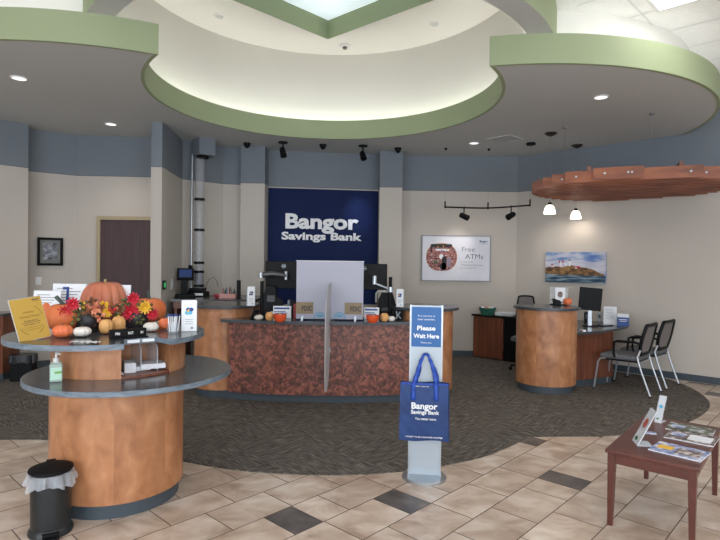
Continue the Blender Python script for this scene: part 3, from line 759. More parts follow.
pumpkin(48.5, 331, 14, 25, ZU, pk_o, stemd, 'pale orange pumpkin half hidden behind the yellow notice', ribs=9, depth=.04, stem=(.1, .1, 0), back=.085)
pumpkin(149, 326, 33, 26, ZU, pk_o, stemd, 'orange pumpkin with a dark stem at the right back of the stand', ribs=9, depth=.03, stem=(.33, .1, -.05), back=.05)
pumpkin(62.5, 337.5, 19, 13.5, ZU, pk_br, stemd, 'small bright orange pumpkin in front, right of the yellow notice', ribs=9, depth=.08, stem=(.1, .05, 0))
pumpkin(82, 336.5, 17.5, 10, ZU, pk_w, stemt, 'small white pumpkin before the left black flower pot', ribs=10, depth=.09, stem=(.15, .05, 0))
pumpkin(106, 334, 13.5, 15.5, ZU, pk_y, stemt, 'left one of the two tan gourds between the flower pots', ribs=8, depth=.1, stem=(.05, .05, 0), name='gourd', cat='gourd')
pumpkin(118.5, 333, 13.5, 16, ZU, pk_y, stemt, 'right one of the two tan gourds between the flower pots', ribs=8, depth=.1, stem=(.05, .05, 0), name='gourd', cat='gourd', back=.02)
pumpkin(151, 331.5, 15, 9.5, ZU, pk_w, stemt, 'small white pumpkin right of the date display', ribs=10, depth=.08, stem=(.15, .05, 0))
pumpkin(164.5, 331, 12, 12, ZU, pk_br, stemd, 'small orange pumpkin behind the pen jar', ribs=8, depth=.06, stem=(.15, .06, 0), back=.02)
# orange triangular scrap by the left pot
def bouquet(px, py, z, label, heads, seed):
    p = at(px, py, z); p = Vector((p.x*1.03, p.y*1.03, z)); t2 = thing('potted_flowers', label, 'flower pot', p, face(p)); t2.scale = (1.2, 1.2, 1.2); rnd = random.Random(seed)
    MB().lathe([(.045, 0), (.06, .01), (.072, .05), (.07, .09), (.062, .10), (.055, .10), (.05, .06), (0, .055)], 28).build('pot', potm, t2)
    k_ = p.y/F
    for (dx, dz, r_, m, kind) in heads:
        c_ = Vector((dx*k_, -.05+rnd.uniform(-.02, .02), .095+dz*k_)); R = r_*k_
        b = MB()
        if kind == 'mum':
            for ring, (n_, tilt, ln) in enumerate(((12, 15, 1), (11, 38, .85), (8, 62, .6))):
                for i in range(n_):
                    a = 2*PI*(i+.5*ring)/n_; T = math.radians(tilt+rnd.uniform(-8, 8))
                    d_ = Vector((math.cos(a)*math.cos(T), -math.sin(T), math.sin(a)*math.cos(T))); s_ = Vector((-math.sin(a), 0, math.cos(a)))*R*.17
                    q = c_+d_*R*ln; m_ = c_+d_*R*ln*.6
                    b.add([c_-s_*.4, m_-s_, q-s_*.3, q+s_*.3, m_+s_, c_+s_*.4], [(0, 1, 2, 3, 4, 5)])
            b.ball(c_+Vector((0, -R*.25, 0)), R*.22, R*.18, R*.22, 8, 6)
            b.build('flower', m, t2)
        else:
            for i in range(5):
                a = 2*PI*i/5+rnd.random()*2; d_ = Vector((math.cos(a), -.5-.4*rnd.random(), math.sin(a))).normalized(); s_ = d_.cross(Vector((0, 1, 0))).normalized()*R*.3
                q = c_+d_*R*1.2; m_ = c_+d_*R*.6+Vector((0, -.006, 0))
                b.add([c_, m_-s_, q, m_+s_, m_+Vector((0, -.008, 0))], [(0, 1, 4), (1, 2, 4), (2, 3, 4), (3, 0, 4)])
            b.build('leaf', m, t2)
        b = MB(); b.tube([(dx*k_*.3, 0, .07), (dx*k_*.6, -.015, .095+dz*k_*.3), c_+Vector((0, .006, 0))], .002, 5); b.build('stem', leafd, t2)
bouquet(88, 333, ZU, 'left black pot of red, yellow and peach artificial flowers on the stand', [
    (-11, 10, 6, redp, 'mum'), (-17, 3, 6, redp, 'mum'), (-3, 11, 4.5, leafd, 'l'), (5, 6, 6, peachp, 'l'), (12, 9, 4, yelp, 'l'), (14, 2, 4.5, yelp, 'mum'), (-6, 4, 6, leafd, 'l'), (0, 1, 6, leafb, 'l'),
    (9, -1, 5, peachp, 'l'), (-10, -3, 5, leafd, 'l'), (18, 4, 3.5, redp, 'l'), (3, 12, 5, leafb, 'l'), (-5, 9, 4, yelp, 'l'), (6, -5, 5, leafb, 'l')], 3)
bouquet(135.5, 330, ZU, 'right black pot of red and yellow artificial flowers on the stand', [
    (-4, 1, 8, redp, 'mum'), (-2, 12, 6, redp, 'mum'), (7, 5, 6, yelp, 'mum'), (13, -1, 5.5, redp, 'mum'), (-13, 4, 6, leafb, 'l'), (-16, 0, 5, leafd, 'l'), (-8, 9, 5, leafd, 'l'), (3, 9, 4, leafd, 'l'), (-14, 7, 4, peachp, 'l'), (3, -5, 5, leafd, 'l'), (12, 5, 4, leafb, 'l'), (-12, -4, 4, yelp, 'l')], 5)
# date display
a = at(110.5, 339.5, ZU); c = at(146.5, 336.5, ZU); w_ = (c-a).length; rzd = math.atan2(c.y-a.y, c.x-a.x); h_ = .058
t2 = thing('date_display', 'black flip date display showing day, month and number on the stand edge', 'calendar', (a+c)/2, rzd)
b = MB(); b.box(-w_/2, w_/2, 0, .03, 0, h_); b.box(-w_/2, w_/2, -.035, .03, 0, .008); b.build('block', black, t2, bevel=.002)
for x_, s_, ww in ((-.31, 'FRI', .12), (.05, 'OCT', .15), (.36, '31', .08)):
    text('lettering', s_, letterm, t2, (x_*w_, -.001, h_*.55), ww*w_, .016, bold=.02)
p = at(116, 345, ZU)
# gold notice in sign holder, leaning back
def sign_holder(name, label, cat, bl_, br_, h, tilt, mat, extra=None, back=True, rz=None, skew=0):
    c_ = (bl_+br_)/2; w = (br_-bl_).length; r_ = rz if rz is not None else math.atan2(br_.y-bl_.y, br_.x-bl_.x)
    t3 = thing(name, label, cat, c_, r_); R = Matrix.Rotation(tilt, 4, 'X')
    b = MB(); b.X = R; b.box(-w/2-.003, w/2+.003, .0005, .004, 0, h+.003); b.build('acrylic_holder', acr_edge, t3)
    b = MB(); b.X = R; b.box(-w/2, w/2, -.002, 0, .002, h); b.build('card', mat, t3)
    if back: MB().box(-w/2, w/2, 0, .08, 0, .003).build('foot', acr_edge, t3)
    if extra: extra(t3, w, h, R)
    return t3
def notice(t3, w, h, R):
    def T(s_, y, ww, hh, m, bold=0, x=0): text('lettering', s_, m, t3, R @ Vector((x*w, -.003, y*h)), ww*w, hh*h, ext=.0006, bold=bold, rot=R)
    T('Bangor', .935, .24, .045, textdk, .03, .33); T('Savings Bank', .895, .22, .02, goldink, 0, .33)
    T('Holiday', .66, .36, .06, goldink); T('Closing Notice', .56, .66, .06, goldink); T('We will be closed on', .465, .44, .03, textdk); T('Columbus Day, Monday', .42, .6, .03, textdk); T('October 13', .375, .5, .03, textdk)
    T('We will re-open for business Tuesday', .30, .7, .022, goldink); T('You matter more.', .255, .5, .022, goldink)
    for a0_, a1_ in ((.25, 1.05), (3.55, 4.3), (5.1, 5.7)):
        P = [(math.cos(a0_+(a1_-a0_)*k/10)*w*.44, h*.47+math.sin(a0_+(a1_-a0_)*k/10)*h*.36) for k in range(11)]
        b = MB(); b.X = R
        b.add([(p_[0]*s_, -.0028, h*.47+(p_[1]-h*.47)*s_) for s_ in (1, .96) for p_ in P], [(i, i+1, 12+i, 11+i) for i in range(10)]); b.build('printed_arc', goldink, t3)
a = at(20, 341.5, ZU); c = at(51, 338, ZU)
sign_holder('closing_notice', 'gold holiday closing notice in a clear holder, leaning back at the stand left edge', 'notice', a, c, .268, math.radians(-16), goldcard, notice, rz=math.atan2(c.y-a.y, c.x-a.x)).rotation_euler = (0, math.radians(-7), math.atan2(c.y-a.y, c.x-a.x))
# white information sheets behind the pumpkins
def sheets(px0, px1, pyt, Y, label, z0=ZU, lines=8, accent=None):
    a = atY(px0, pyt, Y); c = atY(px1, pyt, Y); w = c.x-a.x; h = (a.z+c.z)/2-z0
    def ex(t3, w, h, R):
        b = MB(); b.X = R
        for k in range(lines): b.box(-w*.38, w*(.1+.25*((k*3) % 4)/3), -.0028, -.002, h*(.88-k*.075), h*(.9-k*.075))
        b.build('printed_lines', textgr, t3)
        if accent:
            b = MB(); b.X = R; b.box(accent*w, accent*w+.02, -.003, -.002, h*.45, h*.93); b.box(accent*w-.03, accent*w+.02, -.003, -.002, h*.86, h*.93); b.build('printed_figure', dblue, t3)
    return sign_holder('information_sheet', label, 'notice', Vector((a.x, Y, z0)), Vector((c.x, Y, z0)), h, math.radians(-6), white, ex)
sheets(32, 59, 291, 4.05, 'white printed sheet standing behind the yellow notice', lines=9)
sheets(51, 84, 284, 4.17, 'white sheet with a dark blue figure left behind the largest pumpkin', lines=6, accent=-.08)
sheets(84, 129, 285, 4.19, 'white sheet showing on both sides behind the largest pumpkin', lines=7)
# brochure holder right, with a leaflet
def brochure(px0, px1, pyt, pyb, z, label, name='brochure_holder', blue=lblue, Y=None, dscale=1, turn=0):
    a = at(px0, pyb, z); c = at(px1, pyb, z); Y_ = (a.y+c.y)/2; w = (px1-px0)*Y_/F; h = (pyb-pyt)*Y_/F; mid = (a+c)/2
    t3 = thing(name, label, 'brochure', mid, face(mid)+turn)
    MB().box(-w/2, w/2, 0, .035*dscale, 0, h*.98).build('box', acr_edge, t3)
    MB().box(-w/2+.003, w/2-.003, -.003, 0, .004, h).build('leaflet', white, t3)
    b = MB(); b.lathe([(0, 0), (1, 0)], 16)
    bb = MB(); bb.m = 0
    for k in range(5):
        cx, cz = (-.14+.07*k)*w, h*(.60+.05*((k*2) % 3)); r_ = w*.14; bb.m = k % 3
        bb.prismXZ([(cx+r_*math.cos(2*PI*i/8), cz+r_*math.sin(2*PI*i/8)) for i in range(8)], -.0045-.0004*k, -.003)
    bb.build('printed_picture', [blue, dblue, yel], t3)
    b = MB()
    for k in range(3): b.box(-w*.25, w*.25, -.0038, -.003, h*(.38-.07*k), h*(.395-.07*k))
    b.box(w*.1, w*.25, -.0038, -.003, h*.08, h*.15)
    b.build('printed_lines', textgr, t3); return t3
brochure(181.5, 196.5, 300, 331.5, ZU, 'white leaflet holder with a blue picture at the right edge of the round stand')
# pen jar
p = at(173.5, 333, ZU)
t3 = thing('pen_jar', 'clear glass jar of white pens beside the leaflet holder', 'jar', p)
MB().lathe([(.0, 0), (.036, 0), (.04, .01), (.04, .06), (.036, .072), (.038, .078)], 24, caps=False).build('glass', M('jar_glass', (220, 228, 236), .08, alpha=.25), t3)
pn = MB(); pn.m = 0; pn.tube([(0, 0, .008), (0, 0, .115)], .0038, 8); pen0 = None
for k in range(11):
    a = 2*PI*k/11; r_ = .010+.018*(k % 2)
    if pen0 is None:
        pen0 = thing('pen', 'one of the white pens standing in the clear jar', 'pen', (0, 0, 0), 0, 'pens in the jar')
        pn.build('barrel', white, pen0); b = MB(); b.tube([(0, 0, .116), (0, 0, .128)], .0044, 8); b.build('cap', dblue, pen0); o = pen0
    else:
        o = pen0.copy(); C.objects.link(o)
        for ch in pen0.children: c_ = ch.copy(); C.objects.link(c_); c_.parent = o
    o.location = (p.x+r_*math.cos(a), p.y+r_*math.sin(a), p.z+.003); o.rotation_euler = (math.sin(a)*-.12, math.cos(a)*.12, 0)
# loose white paper and pen on the front of the upper counter
p = at(86, 343.5, ZU); t3 = thing('folded_paper', 'crumpled white paper lying before the white pumpkin', 'paper', p, -.1)
b = MB(); n_ = 10; vs = []
for i in range(n_+1):
    for j in range(5): vs.append((-.085+.17*i/n_, -.035+.07*j/4*(1-.5*abs(i/n_-.5)), .003+.012*abs(math.sin(i*1.3+j))))
b.add(vs, [(i*5+j, (i+1)*5+j, (i+1)*5+j+1, i*5+j+1) for i in range(n_) for j in range(4)], True); b.build('sheet', white, t3)
p = at(78, 341.5, ZU); tag(MB().tube([(-.05, 0, .022), (.05, .01, .022)], .006, 8).build('marker_pen', black, loc=p), 'black marker pen lying on the crumpled white paper', 'pen')
# sanitizer
p = at(56, 381.5, .851); t3 = thing('hand_sanitizer', 'clear pump bottle with a green label on the lower counter', 'bottle', p, face(p))
b = MB(); b.prism([(-.034, -.022), (.034, -.022), (.036, 0), (.034, .022), (-.034, .022), (-.036, 0)], 0, .11); b.prism([(-.03, -.018), (.03, -.018), (.03, .018), (-.03, .018)], .11, .122); b.build('bottle', liquid, t3, bevel=.006)
MB().box(-.03, .03, -.0235, -.022, .015, .09).build('label_sheet', M('pale_green_label', (190, 226, 204), .5), t3)
MB().box(-.008, .03, -.0245, -.0235, .052, .066).build('label_band', labelg, t3)
b = MB(); b.cyl(0, 0, .12, .145, .018, 16); b.cyl(0, 0, .145, .165, .007, 10); b.tube([(-.006, 0, .172), (.012, 0, .172), (.026, -.004, .166)], [.011, .008, .005], 8); b.build('pump', whitegl, t3)

# ------------------------------------------------------------------ pedal bin
p = at(50.5, 533, 0); p = Vector((-1.80, 3.165, 0))
t = thing('pedal_bin', 'black round pedal bin with a white liner in front of the stand', 'waste bin', p, face(p)); t.scale = (.86, .86, .98)
MB().lathe([(.135, 0), (.14, .012), (.135, .03), (.122, .045), (.125, .30), (.125, .345), (0, .345)], 40).build('body', M('black_painted_metal', (30, 34, 36), .35), t)
b = MB(); b.lathe([(.132, .372), (.139, .378), (.136, .388), (.10, .40), (0, .406)], 40); b.box(-.03, .03, .12, .16, .35, .392); b.build('lid', blackmat, t)
b = MB(); n_ = 60; vs = []; rr = random.Random(2)
prof = [(.128, .368), (.137, .366), (.140, .34), (.145, .325), (.149, .31), (.150, .295)]
for j, (r_, z_) in enumerate(prof):
    for k in range(n_):
        a = 2*PI*k/n_; w = (.3+j)*.0032; vs.append(((r_+w*math.sin(a*9)+w*.7*math.sin(a*17+1))*math.cos(a), (r_+w*math.sin(a*9)+w*.7*math.sin(a*17+1))*math.sin(a), z_+.012*(j/5)*math.sin(a*3+.5)+.006*(j/5)*math.sin(a*13)))
b.add(vs, [(j*n_+k, j*n_+(k+1) % n_, (j+1)*n_+(k+1) % n_, (j+1)*n_+k) for j in range(len(prof)-1) for k in range(n_)], True); b.build('liner', mat_bag, t)
b = MB(); b.box(-.04, .04, -.19, -.12, .012, .024); b.box(-.05, .05, -.155, -.12, .0, .04); b.build('pedal', black, t, bevel=.003)

# ------------------------------------------------------------------ teller desk
TC, TR = (-.45, 10.6), 4.5
def arcpts(r, x0, x1, n=40):
    A0 = math.asin((x0-TC[0])/r); A1 = math.asin((x1-TC[0])/r)
    return [(TC[0]+r*math.sin(A0+(A1-A0)*k/n), TC[1]-r*math.cos(A0+(A1-A0)*k/n)) for k in range(n+1)]
def body_strip(r0, r1, x0, x1, z0, z1, b): return b.prism(arcpts(r0, x0, x1)+arcpts(r1, x0, x1)[::-1], z0, z1)
t = thing('teller_counter', 'curved teller counter with a mottled copper front and dark top', 'counter', (-.45, 6.1, 0))
off = Vector((.45, -6.1, 0))
def tb(name, mat, fn, bevel=0):
    b = MB(); b.X = Matrix.Translation(off); fn(b); return b.build(name, mat, t, bevel=bevel)
tb('kick_plate', basem, lambda b: body_strip(4.45, 4.40, -1.75, .95, .0085, .10, b))
tb('front_panel', copper, lambda b: body_strip(4.5, 4.46, -1.50, .62, .10, .91, b))
def topf(b):
    b.m = 0; body_strip(4.58, 3.98, -1.58, .66, .911, .945, b); 
tb('worktop', [stone], topf)
rimd = NM('dark_counter_edge', [(.3, (56, 60, 66)), (.7, (78, 84, 90))], (14, 14, 60), 4, .35)
tb('worktop_edge', rimd, lambda b: body_strip(4.584, 4.579, -1.582, .662, .912, .944, b))
def pedestal(c_, rb, rd, zt, name, label, zk=.10, ph=0, seg=4):
    t3 = thing(name, label, 'counter', (c_[0], c_[1], 0))
    MB().lathe([(rb-.03, .0085), (rb-.03, zk)], 48).build('kick_plate', basem, t3)
    wood_cyl(rb, zk, zt-.035, seg=seg, ph=ph).build('body', wood, t3)
    b = MB(); b.m = 1; b.lathe([(rd-.004, zt-.034), (rd, zt-.03), (rd, zt-.004), (rd-.004, zt)], 64, caps=False); b.m = 0; b.lathe([(0, zt), (rd-.004, zt)], 64); b.lathe([(0, zt-.034), (rd-.004, zt-.034)], 64)
    b.build('counter_top', [stone, rimd], t3); return t3
pedestal((-1.66, 6.64), .355, .425, 1.09, 'teller_pedestal', 'round wooden pedestal at the left end of the teller counter', ph=.5)
pedestal((.79, 6.64), .355, .425, 1.09, 'teller_pedestal', 'round wooden pedestal at the right end of the teller counter', ph=.2)
pedestal((2.435, 7.04), .375, .415, 1.08, 'reception_pedestal', 'round wooden reception pedestal before the lighthouse canvas', ph=.3, seg=5)
ZC = .946; ZP = 1.091
# privacy screen
a = at(296.7, 320.5, ZC); c = at(363, 322, ZC)
Yp = 6.18; a = atY(296.7, 261, Yp); c = atY(363, 321, Yp)
t = thing('privacy_screen', 'large frosted lavender privacy screen standing on the teller counter', 'screen', ((a.x+c.x)/2, Yp, ZC), 0)
w_ = c.x-a.x; h_ = a.z-ZC+.0; MB().box(-w_/2, w_/2, 0, .008, .015, h_).build('sheet', frost, t)
b = MB(); b.box(-w_/2-.005, w_/2+.005, -.002, .01, h_, h_+.008); b.build('top_edge', white, t)
for x_ in (-w_/2+.07, w_/2-.09):
    b = MB(); b.box(x_-.01, x_+.01, -.04, .05, 0, .006); b.box(x_-.01, x_+.01, -.008, 0, 0, .05); b.build('clamp', steel, t)
for x_, s_ in ((-w_/2+.1, 1), (w_/2-.11, -1)):
    pl_ = MB().box(x_-.1, x_+.095, -.012, -.003, .075, .205).build('plaque', tan_pl, t)
    text('lettering', 'FDIC', textdk, pl_, (x_+.025, -.0125, .135), .12, .06, bold=.03)
for x_ in (-w_/2+.27, w_/2-.27):
    b = MB()
    for r_ in (.075, .06):
        P = circle((x_, .02), r_, 16, 0, PI); Q = circle((x_, .02), r_-.006, 16, 0, PI); b.prismXZ(P+Q[::-1], -.006, -.001)
    b.prismXZ([(x_-.03, .04), (x_+.03, .04), (x_+.03, .06), (x_-.03, .06)], -.006, -.001); b.build('round_emblem', lblue, t)
# fin divider
t = thing('queue_divider_fin', 'tall narrow frosted acrylic fin projecting from the front of the teller counter', 'divider', (-.335, 6.02, 0), math.radians(-2.2))
prof = spline([(-.36, .25, 0), (-.41, .40, 0), (-.43, .8, 0), (-.42, 1.1, 0), (-.34, 1.27, 0), (-.15, 1.36, 0), (.10, 1.38, 0)], 6)
P = [(p_[0], p_[1]) for p_ in prof]+[(.55, 1.30), (.62, 1.15), (.62, .949), (.085, .949), (.075, .9), (.075, .55), (-.05, .3), (-.2, .22)]
b = MB(); b.X = Matrix.Rotation(math.radians(90), 4, 'Z'); b.prismXZ(P, -.005, .005); b.build('sheet', frost2, t)
b = MB(); b.tube([(0, p_[0], p_[1]) for p_ in P[:38]], .004, 6); b.build('polished_edge', frosted('edge_acrylic', (235, 235, 240), .8), t)
b = MB(); b.box(-.015, .015, .02, .072, .60, .65); b.build('bracket', steel, t)

# ---- monitors, arms, printers on the teller counter
def monitor_back(px0, px1, pyt, pyb, Y, label, emblem, basez=None, tilt=0):
    a = atY(px0, pyt, Y); c = atY(px1, pyb, Y); w = c.x-a.x; h = a.z-c.z
    t3 = thing('monitor', label, 'monitor', ((a.x+c.x)/2, Y, c.z), tilt)
    MB().box(-w/2, w/2, -.02, .015, 0, h).build('housing', black, t3, bevel=.006)
    MB().box(-w/2+.02, w/2-.02, .0151, .017, .02, h-.02).build('display', blackmat, t3)
    ex = emblem*w; b = MB(); b.add([(ex+.026*math.cos(2*PI*k/20)*s_, -.0212, h*.82+.026*math.sin(2*PI*k/20)*s_) for s_ in (1, .85) for k in range(20)], [(k, (k+1) % 20, 20+(k+1) % 20, 20+k) for k in range(20)])
    b.box(ex-.014, ex+.014, -.0215, -.02, h*.82-.006, h*.82+.006); b.build('emblem', silver, t3)
    MB().box(-w*.0+ex-.06, ex+.06, -.035, -.02, h*.35, h*.55).build('mount', black, t3, bevel=.003)
    return t3, (a.x+c.x)/2, w, h, c.z
monitor_back(266, 305, 261, 289, 6.62, 'black flat monitor seen from behind at the left of the privacy screen', -.04)
monitor_back(352, 387, 263.5, 290, 6.55, 'black flat monitor seen from behind at the right of the privacy screen', -.15)
def pole_arm(pxp, pyt, Y, label, pts, thick):
    a = atY(pxp, pyt, Y); t3 = thing('monitor_stand', label, 'monitor stand', (a.x, Y, ZC), 0)
    MB().cyl(0, 0, 0, .012, .05, 20).build('base', black, t3)
    MB().cyl(0, 0, .01, a.z-ZC, .021, 16).build('pole', black, t3)
    L = [atY(px, py, yy)-Vector((a.x, Y, ZC)) for (px, py, yy) in pts]
    b = MB(); b.tube(L, thick, 10); b.build('arm', steel if isinstance(thick, float) else M('gunmetal', (92, 92, 94), .4, .7), t3)
    q = L[0]; b = MB(); b.cyl(q.x, q.y, q.z-.05, q.z+.05, .028 if isinstance(thick, float) else .018, 16); b.build('joint', chrome, t3)
    q = L[-1]; b = MB(); b.cyl(q.x, q.y, q.z-.03, q.z+.03, .032, 16); b.build('pole_clamp', steel, t3)
    return t3
pole_arm(390.5, 277, 6.42, 'chrome monitor arm on a black pole right of the privacy screen', [(374.5, 280, 6.47), (376, 284, 6.47), (390.5, 289.5, 6.42)], .016)
pole_arm(262, 281, 6.42, 'monitor arm with a dark silver bar on a black pole, left end of counter', [(286, 275.5, 6.5), (272, 273.8, 6.46), (261, 275, 6.42)], [.026, .034, .036])
def gear(px0, px1, pyt, pyb, z, label, name, cat, m=black, d=.16, parts=None, turn=0, Yb=0):
    a = at(px0, pyb, z); c = at(px1, pyb, z); mid = (a+c)/2
    if Yb: sc = Yb/mid.y; mid = Vector((mid.x*sc, Yb, z))
    Y_ = mid.y; w = (px1-px0)*Y_/F
    h = atY((px0+px1)/2, pyt, Y_).z-z
    t3 = thing(name, label, cat, mid, face(mid)*.5+turn)
    return t3, w, h
# equipment box behind each bowl
t3, w, h = gear(263, 282, 286, 317, ZC, 'black check scanner standing left behind the orange bowl', 'check_scanner', 'scanner', Yb=6.42)
b = MB(); b.prismXZ([(-w/2, 0), (w/2, 0), (w/2, h*.55), (w*.2, h*.62), (w*.1, h), (-w*.35, h), (-w/2, h*.7)], .0, .16); b.build('body', black, t3, bevel=.004)
MB().box(-w*.1, w*.35, -.006, 0, h*.12, h*.2).build('slot', steel, t3)
MB().box(-w*.3, w*.1, -.004, 0, h*.5, h*.7).build('front_cover', M('dark_grey_plastic', (60, 62, 66), .4), t3)
t3, w, h = gear(378, 396, 293, 315, ZC, 'black cash device with a raised back, behind the right bowl', 'cash_counter', 'scanner', Yb=6.62)
b = MB(); b.prismXZ([(-w/2, 0), (w/2, 0), (w/2, h*.5), (w*.3, h), (-w*.3, h), (-w/2, h*.7)], .0, .14); b.build('body', black, t3, bevel=.004)
MB().box(-w*.3, w*.3, -.004, 0, h*.25, h*.4).build('slot', M('dark_grey_plastic'), t3)
t3, w, h = gear(287, 296, 283, 319, ZC, 'black phone handset unit beside the left edge of the privacy screen', 'desk_phone', 'telephone', Yb=6.5)
b = MB(); b.prismXZ([(-w/2, 0), (w/2, 0), (w/2, h*.4), (w*.2, h*.5), (-w*.3, h*.5), (-w/2, h*.3)], 0, .12); b.build('body', black, t3, bevel=.003)
MB().tube([(-w*.3, .02, h*.15), (-w*.32, .0, h*.5)], .016, 10).build('handset', silver, t3)
p = atY(294.5, 303, 6.42); tag(MB().box(-.012, .022, 0, .02, -.03, .135).build('red_folder', redpl, loc=(p.x, 6.42, ZC+.03)), 'small red upright folder beside the privacy screen', 'folder')
# white bracket shaped stand behind the right monitor
a = atY(376, 310, 6.75); t3 = thing('document_stand', 'white bent tube stand behind the cash device', 'stand', (a.x, 6.75, ZC), 0)
hh = atY(380, 291.5, 6.75).z-ZC
MB().tube([(0, 0, hh*.55), (0, 0, hh*.92), (.02, 0, hh), (.11, 0, hh), (.13, 0, hh*.92), (.13, 0, .0)], .012, 8).build('frame', whitegl, t3); MB().box(.07, .19, -.05, .05, 0, .008).build('base', whitegl, t3)
p = atY(369, 308, 6.5); t3 = thing('small_plant', 'small green plant behind the white card on the counter', 'plant', (p.x, 6.5, ZC), 0)
MB().lathe([(.025, 0), (.032, .06), (.028, .06), (0, .05)], 16).build('pot', black, t3)
b = MB(); rr = random.Random(4)
for k in range(16):
    a = rr.random()*2*PI; e_ = rr.uniform(.3, 1.3); d_ = Vector((math.cos(a)*math.cos(e_), math.sin(a)*math.cos(e_), math.sin(e_))); s_ = d_.cross(Vector((0, 0, 1))).normalized()*.008; c_ = Vector((0, 0, .06)); b.add([c_, c_+d_*.04-s_, c_+d_*.08, c_+d_*.04+s_], [(0, 1, 2, 3)])
b.build('leaves', greenpl, t3)
# white info cards
def card(px0, px1, pyt, pyb, z, label, Yb=None, m=white, name='counter_card', words=None, stripe=dblue):
    a = at(px0, pyb, z); c = at(px1, pyb, z); mid = (a+c)/2
    if Yb: mid = Vector((mid.x*Yb/mid.y, Yb, z))
    w = (px1-px0)*mid.y/F; h = atY((px0+px1)/2, pyt, mid.y).z-z
    t3 = thing(name, label, 'card', mid, face(mid)*.4)
    b = MB(); b.X = Matrix.Rotation(math.radians(-8), 4, 'X'); b.box(-w/2, w/2, 0, .004, 0, h); b.build('sheet', m, t3)
    MB().box(-w/2, w/2, 0, .06, 0, .003).build('foot', acr_edge, t3)
    b = MB(); b.X = Matrix.Rotation(math.radians(-8), 4, 'X'); b.box(-w*.45, w*.4, -.0015, 0, h*.74, h*.88); b.box(-w*.45, w*.2, -.0015, 0, h*.52, h*.58); b.box(-w*.45, w*.3, -.0015, 0, h*.42, h*.46); b.build('printed_lines', stripe, t3)
    return t3
card(273, 291, 306, 319.5, ZC, 'white card with blue print behind the left orange bowl', Yb=6.33)
card(364, 379, 307.5, 320, ZC, 'white card with blue print behind the right orange bowl', Yb=6.36)
def bowl(px, py, label):
    p = at(px, py, ZC); t3 = thing('candy_bowl', label, 'bowl', p)
    MB().lathe([(.034, 0), (.052, .012), (.070, .045), (.074, .088), (.070, .088), (.064, .045), (.04, .018), (0, .016)], 32, caps=False).build('bowl', orange_b, t3)
    q = (.04, .055); b = MB(); rr = random.Random(px); cs = [dblue, redpl, M('purple_wrap', (110, 60, 150), .4), yel]
    for k in range(9):
        a = 2*PI*k/9; r_ = .0 if k == 0 else .036; b.m = k % 4; b.ball((r_*math.cos(a), r_*math.sin(a), .082), .017, .014, .012, 8, 5)
    o = b.build('wrapped_candy', cs, None); o.location = p; o['kind'] = 'stuff'; tag(o, label.replace('orange bowl', 'heap of wrapped candy in the bowl'), 'candy')
bowl(280, 322, 'orange bowl left of the privacy screen'); bowl(372.5, 323, 'orange bowl right of the privacy screen')
pumpkin(269.5, 321, 8.5, 9.5, ZC, pk_y, stemd, 'small tan gourd beside the left orange bowl', ribs=8, stem=(.1, .06, 0), name='gourd', cat='gourd')
pumpkin(258.5, 320, 9.5, 5.5, ZC, pk_w, stemd, 'flat cream gourd near the left end of the teller counter', ribs=9, stem=(.3, .05, 0), name='gourd', cat='gourd')
pumpkin(384.3, 322, 8.5, 9.5, ZC, pk_y, stemd, 'small tan gourd beside the right orange bowl', ribs=8, stem=(.1, .06, 0), name='gourd', cat='gourd')
pumpkin(391.3, 321.5, 8, 5.5, ZC, pk_w, stemd, 'flat cream gourd near the right end of the teller counter', ribs=9, stem=(.3, .05, 0), name='gourd', cat='gourd')
for px, py, lab, tz in ((252.5, 320, 'tilted dark tablet leaning beside the left cream gourd', .35),):
    p = at(px, py, ZC); t3 = thing('card_reader', lab, 'card reader', p, -.5); b = MB(); b.X = Matrix.Rotation(math.radians(25), 4, 'Y'); b.box(-.012, .012, -.03, .05, 0.005, .12); b.build('body', black, t3); b = MB(); b.X = Matrix.Rotation(math.radians(25), 4, 'Y'); b.box(-.014, -.012, -.02, .04, .03, .11); b.build('display', silver, t3)
p = at(398.5, 320.5, ZC); t3 = thing('pen_display', 'black box with crossed silver pieces at the right end of the teller counter', 'box', p, 0)
MB().box(-.075, .06, .03, .12, 0, .115).build('box', blackmat, t3); MB().tube([(-.03, .02, .02), (.02, .02, .10)], .006, 6).build('rod', silver, t3); MB().tube([(.025, .02, .02), (-.03, .02, .10)], .006, 6).build('rod', silver, t3); MB().tube([(-.02, .02, .02), (-.02, .02, .105)], .005, 6).build('rod', silver, t3)
brochure(247, 255, 286.5, 306, ZP, 'white leaflet box on the left teller pedestal', blue=dblue, turn=.25)
brochure(396, 403.5, 289, 307, ZP, 'white leaflet box on the right teller pedestal', blue=dblue, turn=-.3)

# ------------------------------------------------------------------ wall counter, terminal and carrier tube at the back left
t = thing('side_counter', 'dark topped side counter with a reddish brown apron below the carrier tube', 'counter', (-2.1, 8.0, 0))
q = Vector((2.1, -8.0, 0)); P = [(-2.66, 7.62), (-1.5, 7.80), (-1.5, 8.78), (-1.94, 8.98), (-2.26, 8.88), (-2.77, 8.42)]
b = MB(); b.X = Matrix.Translation(q); b.prism(P, 1.03, 1.06); b.build('worktop', stone, t)
P2 = [(-2.66, 7.66), (-1.55, 7.84), (-1.55, 8.6), (-2.0, 8.9), (-2.74, 8.4)]
b = MB(); b.X = Matrix.Translation(q); b.r = .4; b.prism([(-2.64, 7.66), (-1.52, 7.84), (-1.52, 7.88), (-2.64, 7.70)], .93, 1.03); b.build('apron', wood_red, t)
b = MB(); b.X = Matrix.Translation(q); b.r = .6; b.prism([(-2.3, 7.84), (-1.55, 7.95), (-1.55, 8.6), (-2.3, 8.5)], .008, .93); b.build('cabinet', wood_red, t)
